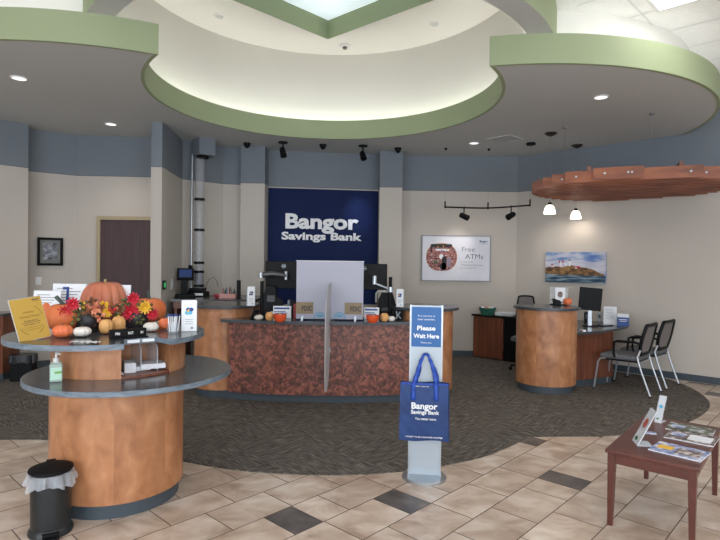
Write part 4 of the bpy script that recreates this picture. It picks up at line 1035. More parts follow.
b = MB(); b.X = Matrix.Translation(q); b.r = .6; b.prism([(-2.64, 7.70), (-2.6, 7.70), (-2.6, 8.35), (-2.66, 8.35)], .008, .93); b.build('side_panel', wood_red, t)
p = Vector((-2.48, 8.42, 1.06))
p = atY(198.8, 292, 8.4); tx, ty = p.x, 8.4
t = thing('pneumatic_tube', 'clear vertical carrier tube with black bands rising to the ceiling box', 'pneumatic tube', (tx, ty, 1.061))
MB().lathe([(.07, .12), (.07, 2.19)], 28, caps=False).build('pipe', tubem, t)
for py in (199.5, 230, 262.7, 271.7, 285.6):
    z = atY(199, py, ty).z-1.061; MB().lathe([(.078, z-.018), (.078, z+.018)], 28).build('clamp_band', black, t)
MB().lathe([(.018, .05), (.018, 2.19)], 12, (-.115, -.02)).build('conduit', steel, t)
b = MB(); b.box(-.15, .14, -.16, .10, 0, .075); b.prism([(-.12, -.12), (.12, -.12), (.1, .08), (-.1, .08)], .075, .13); b.build('station', black, t, bevel=.008)
MB().box(-.02, .11, -.164, -.16, .02, .055).build('name_plate', letterm, t)
MB().lathe([(0, .15), (.055, .15), (.06, .16), (.06, .36), (.055, .37), (0, .37)], 20).build('carrier', M('carrier_grey', (130, 134, 150), .4), t)
MB().tube([(.1, -.03, .1), (.16, -.03, .26), (.24, -.03, .30), (.29, -.03, .23), (.31, -.03, .15)], .004, 6).build('cable', black, t)
p = atY(202.5, 150, 8.3); t = thing('ceiling_duct_box', 'blue grey painted box on the ceiling over the carrier tube', 'duct box', (p.x, 8.38, 3.23), math.radians(40))
MB().box(-.13, .13, -.13, .13, 0, ZS-3.232).build('box', bluep, t, bevel=.003); MB().cyl(-.02, .0, -.04, 0, .09, 24).build('collar', blackmat, t)
p = atY(186.5, 296, 8.2); t = thing('touch_screen_terminal', 'black pedestal terminal with a lit blue screen on the side counter', 'terminal', (p.x, 8.15, 1.061), face(p)*.8)
b = MB(); b.box(-.14, .14, -.1, .1, 0, .045); b.prism([(-.07, -.03), (.03, -.03), (.03, .04), (-.07, .04)], .045, .28); b.build('stand', black, t, bevel=.006)
R = Matrix.Translation((0, 0, .33)) @ Matrix.Rotation(math.radians(-20), 4, 'X'); b = MB(); b.X = R; b.box(-.12, .12, -.04, .03, -.08, .1); b.build('screen_housing', black, t, bevel=.01)
b = MB(); b.X = R; b.box(-.09, .09, -.044, -.0405, -.045, .075); b.build('display', screenm, t)
b = MB(); b.ball((.07, 0, .455), .035, .03, .03); b.build('camera_knob', black, t)
# tray of pens
p = atY(228, 297, 8.1); t = thing('pink_tray', 'pink tray on the side counter left of the pilaster', 'tray', (p.x, 8.1, 1.061), 0)
b = MB(); b.box(-.13, .13, -.07, .07, 0, .01); b.box(-.13, .13, -.07, -.062, .01, .065); b.box(-.13, .13, .062, .07, .01, .065); b.box(-.13, -.122, -.062, .062, .01, .065); b.box(.122, .13, -.062, .062, .01, .065); b.build('tray', pinkp, t)
cs = [redpl, greenpl, black, signblue, black, redpl, greenpl, black]
for k in range(8):
    x_ = -.1+.2*k/7; o = MB().tube([(0, 0, .0), (.02*math.sin(k*2), .0, .13+.02*math.sin(k*5))], .007, 6).build('pen', cs[k], loc=(p.x+x_*.8, 8.1+.02*math.cos(k*3), 1.073))
    tag(o, 'one of the coloured pens sticking up from the pink tray', 'pen', 'pens in the pink tray')
p = atY(217, 297, 8.05); o = MB().ball((0, 0, .03), .05, .04, .03).build('tape_roll', M('crimson_plastic', (170, 40, 66), .4), loc=(p.x, 8.05, 1.061)); tag(o, 'small crimson rounded object left of the pink tray', 'ornament')
p = atY(240, 297, 8.0); t = thing('speaker_bar', 'tall thin black upright unit next to the pilaster', 'speaker', (p.x-.02, 8.0, 1.061), 0); MB().box(-.035, .035, -.04, .04, 0, .012).build('base', black, t); MB().box(-.025, .025, -.025, .025, .012, .27).build('column', black, t, bevel=.004)
p = atY(235, 289, 8.15); tag(MB().box(-.05, .05, 0, .012, 0, .09).build('desk_calculator', M('pale_screen', (120, 134, 140), .3), loc=(p.x, 8.22, 1.061)), 'small grey upright display behind the pink tray', 'display')

# ------------------------------------------------------------------ far left cabinet and black bin
t = thing('wall_cabinet', 'reddish brown base cabinet with dark top at the far left wall', 'cabinet', (-5.15, 7.1, 0), 0)
b = MB(); b.r = .5; b.box(-.6, .50, -.05, .3, .10, .85); b.build('body', wood_red, t); MB().box(-.58, .48, -.01, .28, .008, .10).build('kick_plate', basem, t); MB().box(-.62, .52, -.08, .32, .85, .885).build('worktop', stone, t)
for x_ in (-.05, .225): MB().box(x_-.26, x_+.0, -.07, -.05, .14, .82).build('door', wood_red, t)
p = Vector((-4.42, 7.12, 0.008)); t = thing('waste_bin', 'black waste bin with a black liner beside the far left cabinet', 'waste bin', p, .2)
b = MB(); b.prism([(-.13, -.1), (.13, -.1), (.13, .1), (-.13, .1)], 0, .33); b.build('body', black, t, bevel=.01)
b = MB(); n_ = 40; P = [( .15*math.copysign(abs(math.cos(2*PI*k/n_))**.5, math.cos(2*PI*k/n_))+.006*math.sin(k*1.9), .12*math.copysign(abs(math.sin(2*PI*k/n_))**.5, math.sin(2*PI*k/n_))+.006*math.cos(k*2.3)) for k in range(n_)]
b.add([(x, y, .34) for x, y in P]+[(x*1.03, y*1.03, .24+.015*math.sin(i*1.7)) for i, (x, y) in enumerate(P)], [(i, (i+1) % n_, n_+(i+1) % n_, n_+i) for i in range(n_)], True); b.add([(x*.99, y*.99, .338) for x, y in P], [tuple(range(n_))]); b.build('liner', blackbag, t)

# ------------------------------------------------------------------ reception desk
t = thing('reception_desk', 'low dark desk top with reddish panel running to the right wall', 'desk', (3.3, 7.5, 0))
q = Vector((-3.3, -7.5, 0)); P = [(2.62, 7.42), (2.80, 6.93), (3.18, 7.15), (3.60, 7.50), (3.86, 7.78), (3.97, 7.98), (3.95, 8.14), (3.62, 8.50), (3.42, 8.62)]
b = MB(); b.X = Matrix.Translation(q); b.prism(P, .718, .75); b.build('worktop', stone, t)
n_ = len(P); ed = [Vector((*p_, 0)) for p_ in P[1:8]]; b = MB(); b.X = Matrix.Translation(q); b.band([(p_.x, p_.y) for p_ in ed], .719, .749, -.004); b.build('worktop_edge', rimd, t)
pan = [(2.78, 7.06), (3.48, 7.40)]; b = MB(); b.X = Matrix.Translation(q); b.r = .5; b.band(pan, .10, .717, .03); b.build('front_panel', wood_red, t)
b = MB(); b.X = Matrix.Translation(q); b.band([(2.79, 7.09), (3.47, 7.42)], .0085, .10, .03); b.build('kick_plate', basem, t)
b = MB(); b.X = Matrix.Translation(q); b.r = .5; b.band([(3.455, 7.425), (3.9, 8.15)], .0085, .717, .025) if False else b.box(3.1, 3.13, 7.5, 8.1, .0085, .717); b.build('support_panel', wood_red, t)
t = thing('return_desk', 'low reddish brown desk with dark top against the back wall, left of reception', 'desk', (2.4, 9.1, 0))
q = Vector((-2.4, -9.1, 0)); b = MB(); b.X = Matrix.Translation(q); b.prism([(1.95, 9.40), (2.41, 8.92), (2.66, 8.66), (3.06, 9.04), (2.71, 9.40)], .722, .752); b.build('worktop', blackmat, t)
b = MB(); b.X = Matrix.Translation(q); b.r = .5; b.band([(1.985, 9.39), (2.39, 8.985)], .03, .721, .025); b.build('front_panel', wood_red, t)
b = MB(); b.X = Matrix.Translation(q); b.prism([(2.415, 9.0), (2.65, 8.76), (2.95, 9.05), (2.7, 9.3)], .01, .72); b.build('drawer_unit', black, t)
ZL = .7505
# basket, papers
p = at(487.5, 314, .753); p = Vector((2.20, 9.24, .753)); p = Vector((at(487.5, 314.2, .753).x*.985, at(487.5, 314.2, .753).y*.985, .753))
t = thing('green_basket', 'green woven basket on the low desk below the banner', 'basket', p, -.2)
MB().lathe([(.10, 0), (.145, .12), (.15, .125), (.14, .125), (.10, .02), (0, .02)], 28, caps=False).build('wicker', basketm, t)
for k in range(3): MB().lathe([(.115+.012*k, .03+.03*k), (.122+.012*k, .035+.03*k), (.115+.012*k, .04+.03*k)], 28, caps=False).build('rim_band', basketm, t)
for k in range(6):
    a = k*1.05; o = MB().ball((0, 0, 0), .038, .03, .022, 10, 7).build('snack_packet', [white, yel, redpl, white, pinkp, white][k], loc=(p.x+.075*math.cos(a), p.y+.06*math.sin(a), p.z+.125)); tag(o, 'small wrapped packet heaped in the green basket', 'packet', 'packets in the green basket')
p = at(505, 315.5, .753); t = thing('paper_pile', 'untidy pile of white papers right of the green basket', 'papers', Vector((p.x, p.y, .753)), -.6)
for k in range(7):
    o = MB().box(-.14, .14, -.1, .1, k*.008, k*.008+.006).build('sheet', white, t); o.rotation_euler = (0, 0, .15*math.sin(k*2)); o.location = (.01*math.sin(k*3), .01*math.cos(k*2), 0)
# task chair behind reception
p = Vector((2.42, 8.15, .008)); p = Vector((atY(529, 300, 8.1).x, 8.1, .008))
t = thing('task_chair', 'black mesh backed task chair behind the reception pedestal', 'chair', p, math.radians(150))
b = MB(); P = spline([(-.10, .72, 0), (-.13, .9, 0), (-.11, 1.10, 0), (-.08, 1.145, 0), (.08, 1.145, 0), (.11, 1.10, 0), (.13, .9, 0), (.10, .72, 0)], 5, True)
b.tube([(p_.x, .2, p_.y) for p_ in P], .012, 8, True); b.build('back_frame', black, t)
MB().prismXZ([(p_.x*.97, p_.y) for p_ in P], .198, .202).build('back_mesh', meshf, t)
b = MB(); b.prism([(-.22, -.22), (.22, -.22), (.23, .15), (.15, .22), (-.15, .22), (-.23, .15)], .46, .53); b.build('seat', seatf, t, bevel=.02)
MB().cyl(0, 0, .1, .46, .03, 14).build('column', black, t); MB().box(-.03, .03, .16, .22, .45, .75).build('back_post', black, t)
for k in range(5): a = 2*PI*k/5; b = MB(); b.tube([(0, 0, .11), (.26*math.cos(a), .26*math.sin(a), .07)], [.025, .015], 8); b.ball((.26*math.cos(a), .26*math.sin(a), .028), .028, .028, .028, 10, 8); b.build('leg', black, t)
# items on the reception pedestal
ZR = 1.081
p = at(559.5, 305, ZR); p = Vector((p.x, p.y, ZR)); t = thing('comment_box', 'white card with a round picture in a clear box on the reception pedestal', 'brochure', p, face(p))
w_ = 12*p.y/F; h_ = 17.5*p.y/F; k_ = p.y/F
MB().box(-w_/2-.045, w_/2+.02, .0, .09, .012, h_).build('box', acr, t); MB().box(-w_/2-.045, w_/2+.02, 0, .09, 0, .012).build('base', black, t)
MB().box(-4.2*k_, 5.2*k_, -.004, 0, .014, h_).build('card', white, t)
b = MB(); b.prismXZ([(.006+.034*math.cos(2*PI*i/16), h_*.6+.04*math.sin(2*PI*i/16)) for i in range(16)], -.006, -.004); b.build('printed_picture', NM('mini_photo', [(.4, (70, 50, 50)), (.6, (150, 120, 120))], (40, 40, 40)), t)
MB().box(-.03, .045, -.006, -.004, h_*.12, h_*.17).build('printed_line', textdk, t)
pumpkin(567.5, 305.3, 9, 7.5, ZR, pk_br, stemd, 'small bright orange pumpkin on the reception pedestal', ribs=9, depth=.07, stem=(.1, .05, 0))
p = at(574, 304, ZR); p = Vector((p.x*1.02, p.y*1.02, ZR)); t = thing('desk_telephone', 'small black device behind the orange pumpkin at reception', 'telephone', Vector((2.63, 7.2, ZR)), 0)
MB().prismXZ([(-.045, 0), (.045, 0), (.045, .05), (.02, .07), (-.045, .075)], -.03, .04).build('body', black, t, bevel=.006); MB().box(-.055, -.02, -.035, .045, .065, .085).build('handset', black, t, bevel=.004)
# reception monitor
p = at(592, 326, ZL); Yq = 7.7; a = atY(580.5, 287.5, Yq); c = atY(600, 310.5, Yq)
t = thing('reception_monitor', 'black monitor on the low desk beneath the lighthouse canvas', 'monitor', ((a.x+c.x)/2, Yq, ZL), math.radians(-18))
w_ = (c.x-a.x)*1.06; zc = (a.z+c.z)/2-ZL; h_ = a.z-c.z
b = MB(); b.X = Matrix.Translation((0, 0, zc)) @ Matrix.Rotation(math.radians(4), 4, 'Y'); b.box(-w_/2, w_/2, -.02, .02, -h_/2, h_/2); b.build('housing', black, t, bevel=.005)
MB().box(-.025, .025, .0, .03, .01, zc).build('neck', steel, t); MB().box(-.1, .1, -.08, .1, 0, .01).build('foot', black, t)
for nm, px, py, w, h, lab, m in (('black_desk_box', 586, 325, .05, .16, 'black computer unit under the reception monitor, left', black), ('desk_speaker', 599, 323, .05, .13, 'silver unit beside the reception monitor neck', silver)):
    p = at(px, py, ZL); t = thing(nm, lab, 'computer', Vector((p.x*1.04, p.y*1.04, ZL)), -.3); MB().box(-w/2, w/2, -.05, .08, 0, h).build('body', m, t, bevel=.004); MB().box(-w*.3, w*.3, -.053, -.05, h*.4, h*.8).build('grille', M('dark_grey_plastic'), t)
p = at(582.5, 331, ZL); tag(MB().box(-.02, .02, -.06, .05, 0, .02).build('stapler', letterm, loc=p), 'small white stapler at the near left corner of the low desk', 'stapler')
# document frame
a = at(606, 321, ZL); c = at(617, 322, ZL); mid = (a+c)/2*1.0; mid.z = ZL; w_ = .17; h_ = 17*mid.y/F
def fr(t3, w, h, R):
    b = MB(); b.X = R
    for k in range(7): b.box(-w*.36, w*(.2+.12*(k % 2)), -.0028, -.002, h*(.85-k*.09), h*(.87-k*.09))
    b.build('printed_lines', textgr, t3)
mid = mid*.935; mid.z = ZL
t = sign_holder('framed_certificate', 'white certificate in a silver frame leaning at the desk back, beside the monitor', 'frame', Vector((mid.x-.07, mid.y+.1, ZL)), Vector((mid.x+.09, mid.y+.03, ZL)), .27, math.radians(-14), white, fr)
p = at(604, 325.5, ZL); t = thing('tablet', 'dark flat tablet lying on the low desk before the silver frame', 'tablet', p, math.radians(35)); MB().box(-.13, .11, -.08, .08, 0, .012).build('body', black, t, bevel=.003); MB().box(-.12, .10, -.07, .07, .012, .013).build('display', M('tablet_glass', (52, 62, 92), .15), t)
a = at(617, 323, ZL)*.94; c = at(629, 322.5, ZL)*.94; a.z = c.z = ZL; w_ = (c-a).length*.66; h_ = 12.5*a.y/F; t = thing('blue_brochure_box', 'blue and white brochure box at the right end of the low desk', 'brochure', (a+c)/2, face((a+c)/2))
MB().box(-w_/2, w_/2, -.0, .04, 0, h_*.72).build('box', M('brochure_blue', (48, 84, 150), .5), t); MB().box(-w_/2+.004, w_/2-.004, .005, .035, h_*.72, h_).build('leaflets', white, t)
b = MB(); b.box(-w_*.35, w_*.35, -.002, 0, h_*.5, h_*.56); b.box(-w_*.3, w_*.3, -.002, 0, h_*.38, h_*.42); b.build('printed_lines', white, t)

# ------------------------------------------------------------------ guest chairs
def guest_chair(loc_, rz, label):
    t = thing('guest_chair', label, 'chair', loc_, rz, None)        # local: front = -y
    W2, D2 = .225, .30
    b = MB(); b.prism([(-.235, -.25), (.235, -.25), (.24, -.1), (.22, .22), (-.22, .22), (-.24, -.1)], .415, .475); b.build('seat', seatf, t, bevel=.022)
    MB().prism([(-.215, -.23), (.215, -.23), (.20, .21), (-.20, .21)], .395, .414).build('seat_pan', black, t)
    for s_ in (-1, 1):
        b = MB(); b.tube([(s_*W2, -D2-.02, .0), (s_*W2, -D2+.03, .36), (s_*W2, -D2+.06, .405), (s_*W2, -D2+.12, .415)], .0125, 10); b.build('front_leg', chrome, t)
        b = MB(); b.tube([(s_*W2, .36, 0), (s_*W2, .25, .30), (s_*W2, .20, .47)], .0125, 10); b.build('rear_leg', chrome, t)
        b = MB(); b.cyl(s_*W2, -D2-.02, 0, .012, .016, 10); b.cyl(s_*W2, .36, 0, .012, .016, 10); b.build('foot_glide', black, t)
        b = MB(); b.tube([(s_*.225, .20, .46), (s_*.215, .235, .56)], .013, 8); b.build('back_bracket', chrome, t)
    b = MB(); b.tube([(-W2, .22, .40), (W2, .22, .40)], .010, 8); b.build('crossbar', chrome, t)
    # backrest: hexagonal black frame, leaning back
    def bk(x, z): return (x, .20+(z-.47)*.22+.02*(1-(x/.24)**2), z)
    outl = [(-.16, .50), (.16, .50), (.215, .60), (.225, .70), (.20, .84), (.19, .87), (-.19, .87), (-.20, .84), (-.225, .70), (-.215, .60)]
    P = []
    for i in range(len(outl)):
        a_, c_ = outl[i], outl[(i+1) % len(outl)]
        for k in range(4): P.append(bk(a_[0]+(c_[0]-a_[0])*k/4, a_[1]+(c_[1]-a_[1])*k/4))
    b = MB(); b.tube(P, .022, 8, True); b.build('back_frame', black, t)
    b = MB(); nx, nz = 8, 8; vs = []
    def halfw(z): 
        for (x0, z0), (x1, z1) in (((.16, .50), (.215, .60)), ((.215, .60), (.225, .70)), ((.225, .70), (.20, .84)), ((.20, .84), (.19, .87))):
            if z0 <= z <= z1+1e-6: return x0+(x1-x0)*(z-z0)/(z1-z0)
        return .19
    for j in range(nz+1):
        z = .50+.37*j/nz; hw = halfw(z)
        for i in range(nx+1): x = -hw+2*hw*i/nx; vs.append(bk(x, z))
    b.add(vs, [(j*(nx+1)+i, j*(nx+1)+i+1, (j+1)*(nx+1)+i+1, (j+1)*(nx+1)+i) for j in range(nz) for i in range(nx)], True); b.build('back_mesh', meshf, t)
    for s_ in (-1, 1):
        b = MB(); b.tube([(s_*.235, .23, .64), (s_*.27, .18, .66), (s_*.275, -.02, .655), (s_*.27, -.06, .64), (s_*.255, -.07, .50), (s_*.24, -.06, .44)], [.014, .016, .018, .016, .013, .013], 8); b.build('armrest', black, t)
    return t
def chair_from(fl_, fr_, rl_, rr_):
    f = (Vector(fl_)+Vector(fr_))/2; r_ = (Vector(rl_)+Vector(rr_))/2; c_ = (f+r_)/2; d = (f-r_).normalized()
    return c_, math.atan2(-d.x, d.y)+PI
c_, r_ = chair_from((3.076, 7.085), (3.393, 7.394), (3.562, 6.658), (3.848, 6.907))
ch1 = guest_chair((c_.x, c_.y, .0085), r_, 'mesh back guest chair with chrome legs, nearer the round pedestal')
c_, r_ = chair_from((3.607, 7.61), (3.912, 7.928), (4.047, 7.055), (4.405, 7.453))
dup(ch1, (c_.x-.03, c_.y-.03, .0085), r_, 'mesh back guest chair with chrome legs, nearer the right wall')

# ------------------------------------------------------------------ slatted canopy, pendants, track
CC, CR = Vector((3.50, 7.12)), 1.18; th = math.radians(-24); du = Vector((math.cos(th), math.sin(th))); dv = Vector((-du.y, du.x))
t = thing('slatted_canopy', 'round hanging canopy of cherry wood slats above the reception desk', 'canopy', (CC.x, CC.y, 2.60), th)
CR = 1.2; ns = 16
for k in range(ns):
    v = -CR*.93+k*(CR*1.86)/(ns-1); hw = math.sqrt(max(.04, CR*CR-v*v)); u0, u1 = -hw, hw
    if k == 0: u0, u1 = -.40, .12
    # stay clear of the wall x+y = 12.1
    def sm(u): q_ = CC+du*u+dv*v; return q_.x*.686+q_.y*.728
    lim = 2.72*.686+9.43*.728-.07
    while u1 > u0 and sm(u1) > lim: u1 -= .02
    while u0 < u1 and sm(u0) > lim: u0 += .02
    if u1-u0 < .25: continue
    b = MB(); b.r = .1+.8*((k*.618) % 1); hgt = .125 if k > 2 else .135
    b.box(u0, u1, v-.012, v+.012, 0, hgt); b.build('slat', slatw, t)
    if k < 3:
        b = MB()
        for x_ in (u0+.12, (u0+u1)/2+.1, u1-.12): b.X = Matrix.Translation((x_, v-.012, .07)) @ Matrix.Rotation(PI/2, 4, 'X'); b.cyl(0, 0, 0, .004, .012, 10)
        b.build('bolt_cap', silver, t)
for x_ in (-.45, .5):
    b = MB(); b.r = .3; b.box(x_-.02, x_+.02, -.95, .80 if x_ < 0 else .6, .136, .19); b.build('cross_beam', wood_red, t)
for px, py in ((565, 127), (652, 113)):
    p = at(px, py, ZS); q_ = Vector((p.x-CC.x, p.y-CC.y)); lx, ly = q_.dot(du), q_.dot(dv)
    lx = max(-.9, min(.9, lx)); ly = max(-.8, min(.8, ly))
    b = MB(); b.cyl(lx, ly, .13, ZS-2.60, .002, 6); b.cyl(lx, ly, .13, .22, .014, 10); b.cyl(lx, ly, ZS-2.60-.02, ZS-2.60, .03, 14); b.build('suspension_cable', M('wire_grey', (120, 122, 124), .5), t)
def pendant(px, py, label):
    p = at(px, py, ZS); t = thing('pendant_lamp', label, 'pendant lamp', p)
    MB().lathe([(.085, -.0), (.085, -.012), (.05, -.035), (.015, -.05), (0, -.05)], 24).build('canopy', M('bronze_metal', (70, 66, 62), .35, .8), t)
    MB().cyl(0, 0, -1.0, -.04, .003, 6).build('cord', M('wire_grey'), t)
    MB().lathe([(.02, -.985), (.028, -1.0), (.028, -1.035), (.0, -1.035)], 16).build('socket', black, t)
    MB().lathe([(.024, -1.02), (.044, -1.032), (.064, -1.062), (.078, -1.11), (.083, -1.145), (.079, -1.145), (.06, -1.062), (.024, -1.03)], 28, caps=False).build('lamp_shade', shade_m, t)
    l = light('POINT', 'pendant_bulb', (0, 0, -1.12), 2.5, .04, (1, .9, .8)); l.parent = t
pendant(551, 133, 'bell shaped white pendant lamp under the canopy, left of the pair'); pendant(577, 145, 'bell shaped white pendant lamp under the canopy, right of the pair')
t = thing('track_light', 'curved black rail track light with two spots before the back wall', 'track light', at(477.5, 148.5, ZS))
T0 = at(477.5, 148.5, ZS); zr = 2.49
ep = [at(446, 148, ZS), T0, at(527, 143, ZS)]
ends = [atY(445, 207, ep[0].y), atY(488, 208, ep[1].y), atY(530, 205.2, ep[2].y)]
P = spline([(e_-T0) for e_ in ends], 8); MB().tube(P, .013, 8).build('rail', black, t)
for e_, h_ in ((ends[0], ep[0]), (ends[1], ep[1]), (ends[2], ep[2])):
    a = e_-T0; b = MB(); b.cyl(a.x, a.y, a.z-.02, a.z+.09, .012, 8); b.build('drop_rod', blackmat, t); b = MB(); b.cyl(a.x, a.y, a.z+.09, 0, .0016, 6); b.build('drop_wire', M('wire_grey'), t); b = MB(); b.cyl(a.x, a.y, -.03, 0, .02 if e_ is not ends[2] else .07, 12); b.build('ceiling_cap', black, t)
for f_, lean in ((.31, 1), (.77, -1)):
    a = P[int(f_*(len(P)-1))]; b = MB(); b.cyl(a.x, a.y, a.z-.10, a.z+.02, .010, 8); b.X = Matrix.Translation(a+Vector((0, .0, -.14))) @ Matrix.Rotation(lean*math.radians(-62), 4, 'Y') @ Matrix.Rotation(math.radians(-30), 4, 'X'); b.lathe([(0, .07), (.04, .068), (.045, .05), (.05, -.08), (.045, -.085), (0, -.06)], 16); b.build('spot_head', black, t)
l = light('SPOT', 'banner_beam', T0+P[6]+Vector((0, 0, -.2)), 7, .03, (1, .93, .85), spot=1.1, blend=1); l.rotation_euler = (Vector((1.65, 9.4, 1.9))-Vector(l.location)).to_track_quat('-Z', 'Y').to_euler()
l = light('SPOT', 'canvas_beam', T0+P[13]+Vector((0, 0, -.2)), 6, .03, (1, .93, .85), spot=1.2, blend=1); l.rotation_euler = (Vector((3.3, 8.9, 1.9))-Vector(l.location)).to_track_quat('-Z', 'Y').to_euler()

# ------------------------------------------------------------------ queue sign with bag
SB = (.502, 4.045); t = thing('queue_sign_stand', 'silver floor sign stand with a blue please wait sign', 'sign', (SB[0], SB[1], 0), face((SB[0], SB[1], 0)))
MB().lathe([(.165, .0), (.165, .012), (.155, .022), (0, .028)], 48).build('base', steel, t)
wq = .119; MB().box(-wq, wq, -.012, .012, .024, 1.295).build('panel', silver, t, bevel=.003)
b = MB(); b.box(-wq-.004, -wq+.008, -.016, .016, .024, 1.298); b.box(wq-.008, wq+.004, -.016, .016, .024, 1.298); b.build('side_rail', steel, t)
MB().box(-wq+.01, wq-.01, -.0155, -.012, .985, 1.282).build('sign_face', signblue, t)
for s_, z_, ww, hh, bo in (('As a courtesy to', 1.215, .13, .016, 0), ('other customers,', 1.19, .13, .016, 0), ('Please', 1.125, .135, .036, .03), ('Wait Here', 1.066, .19, .034, .03), ('Thank you.', 1.015, .085, .016, 0)):
    text('lettering', s_, white, t, (0, -.016, z_), ww, hh, bold=bo)
MB().tube([(0.0, -.012, .93), (0, -.045, .93), (0, -.05, .945)], .006, 8).build('hook', steel, t)
t2 = thing('tote_bag', 'navy blue bank tote bag hanging by its handles from the sign stand', 'bag', (SB[0], SB[1], 0), face((SB[0], SB[1], 0)))
def bagf(x, z, y0, seed):
    return y0-.012*math.sin((x+.2)*14+seed)*math.cos(z*11+seed)
b = MB(); nx, nz = 22, 22
for side, (y0, zlo, xo) in enumerate(((-.075, .30, 0), (-.022, .285, .012))):
    vs = []
    for j in range(nz+1):
        v = j/nz; z = zlo+(.725-zlo)*v
        for i in range(nx+1):
            u = i/nx-.5; w = .36-.012*v; bul = .012*math.sin(PI*v)*math.cos(PI*u)*(1 if side == 0 else -1)
            vs.append((u*w+xo-.01, y0-bul+.003*math.sin(u*23+v*9)*math.sin(v*17), z+.006*math.sin(u*7)))
    b.add(vs, [(j*(nx+1)+i, j*(nx+1)+i+1, (j+1)*(nx+1)+i+1, (j+1)*(nx+1)+i) for j in range(nz) for i in range(nx)], True)
N_ = (nx+1)*(nz+1); fs = []
for j in range(nz): fs.append((j*(nx+1), (j+1)*(nx+1), N_+(j+1)*(nx+1), N_+j*(nx+1))); fs.append((j*(nx+1)+nx, (j+1)*(nx+1)+nx, N_+(j+1)*(nx+1)+nx, N_+j*(nx+1)+nx))
for i in range(nx): fs.append((i, i+1, N_+i+1, N_+i))
b.f += [list(f) for f in fs]; b.mi += [0]*len(fs); b.sm += [True]*len(fs); b.rn += [0]*len(fs)
b.build('bag_body', bagm, t2)
MB().box(-.175, .165, -.082, -.0785, .713, .728).build('top_hem', bagh, t2)
for yy, dx in ((-.079, 0), (-.03, .012)):
    for s_ in (-1, 1):
        vs = []; C_ = spline([(s_*.085+dx-.005, .60, 0), (s_*.08+dx-.005, .72, 0), (s_*.062+dx, .80, 0), (s_*.038, .88, 0), (s_*.012, .935, 0), (0, .942, 0)], 5); hw = .0165
        for k, p_ in enumerate(C_):
            v = k/(len(C_)-1); yv = yy-.004+(-.045-yy)*max(0, (p_.y-.72)/.22); w_ = hw*(1-.45*v)+.002*math.sin(k*1.7)
            vs += [(p_.x-w_, yv, p_.y), (p_.x, yv-.006*math.sin(k*1.3+dx*50)-.003, p_.y), (p_.x+w_, yv, p_.y)]
        if yy < -.05: b = MB()
        else:
            vs = vs[9:]; b = MB()
        n_ = len(vs)//3; b.add(vs, [(3*k+i, 3*k+i+1, 3*k+i+4, 3*k+i+3) for k in range(n_-1) for i in range(2)], True); o = b.build('handle', bagh, t2); md = o.modifiers.new('s', 'SOLIDIFY'); md.thickness = .003
for s_, x_, z_, ww, hh, bo in (('Bangor', .0, .555, .19, .062, .03), ('Savings Bank', .005, .512, .205, .038, .025), ('You matter more.', .01, .468, .155, .018, .01), ('100% recycled', -.02, .703, .10, .009, .01), ('I WANT TO BE A PLANTER SHOPPER', .0, .333, .27, .011, .01)):
    text('lettering', s_, white, t2, (x_-.005, -.094 if z_ < .65 else -.084, z_), ww, hh, ext=.002, bold=bo)

# ------------------------------------------------------------------ coffee table
A = Vector((1.531, 3.336)); Bc = Vector((1.914, 3.018)); Dc = Vector((2.233, 4.087))
eu = (Bc-A).normalized(); ev = Vector((-eu.y, eu.x)); wu = (Bc-A).length; wv = (Dc-A).dot(ev); TT = .474
t = thing('coffee_table', 'low mahogany rectangular table with tapered legs at the right edge', 'table', (A.x, A.y, 0), math.atan2(eu.y, eu.x))
MB().box(0, wu, 0, wv, TT-.022, TT).build('tabletop', mahog, t, bevel=.004)
b = MB(); i_ = .02; b.box(i_, wu-i_, i_, i_+.018, TT-.085, TT-.022); b.box(i_, wu-i_, wv-i_-.018, wv-i_, TT-.085, TT-.022); b.box(i_, i_+.018, i_, wv-i_, TT-.085, TT-.022); b.box(wu-i_-.018, wu-i_, i_, wv-i_, TT-.085, TT-.022); b.build('apron', mahog, t)
for x_ in (0, 1):
    for y_ in (0, 1):
        s0 = .045; s1 = .028; x0 = .012 if x_ == 0 else wu-.012; y0 = .012 if y_ == 0 else wv-.012; sx = 1 if x_ == 0 else -1; sy = 1 if y_ == 0 else -1
        vs = [(x0+sx*.004, y0+sy*.004, 0), (x0+sx*(s1+.004), y0+sy*.004, 0), (x0+sx*(s1+.004), y0+sy*(s1+.004), 0), (x0+sx*.004, y0+sy*(s1+.004), 0), (x0, y0, TT-.022), (x0+sx*s0, y0, TT-.022), (x0+sx*s0, y0+sy*s0, TT-.022), (x0, y0+sy*s0, TT-.022)]
        b = MB(); b.add(vs, [(0, 3, 2, 1), (4, 5, 6, 7), (0, 1, 5, 4), (1, 2, 6, 5), (2, 3, 7, 6), (3, 0, 4, 7)]); b.build('leg', mahog, t)
ZQ = TT+.0005
def magazine(c4, label, cols, title=None):
    P = [at(x, y, ZQ) for x, y in c4]; c_ = sum(P, Vector())/4; ex = ((P[1]-P[0])+(P[2]-P[3]))/2; ey = ((P[3]-P[0])+(P[2]-P[1]))/2; w, h = ex.length, ey.length
    t3 = thing('magazine', label, 'magazine', c_, math.atan2(ex.y, ex.x))
    MB().box(-w/2, w/2, -h/2, h/2, 0, .006).build('pages', white, t3)
    MB().box(-w/2, w/2, -h/2, h/2, .006, .0072).build('cover', cols[0], t3)
    b = MB(); b.box(-w*.05, w*.42, -h*.32, h*.25, .0072, .0078); b.build('cover_photo', cols[1], t3)
    b = MB(); b.box(-w*.42, -w*.12, -h*.15, h*.2, .0072, .0078); b.build('cover_title', cols[2], t3); return t3
ph1 = NM('magazine_photo_dark', [(.35, (40, 36, 44)), (.5, (120, 100, 96)), (.65, (214, 206, 204))], (22, 22, 22), 4, .3, nscale=1.3)
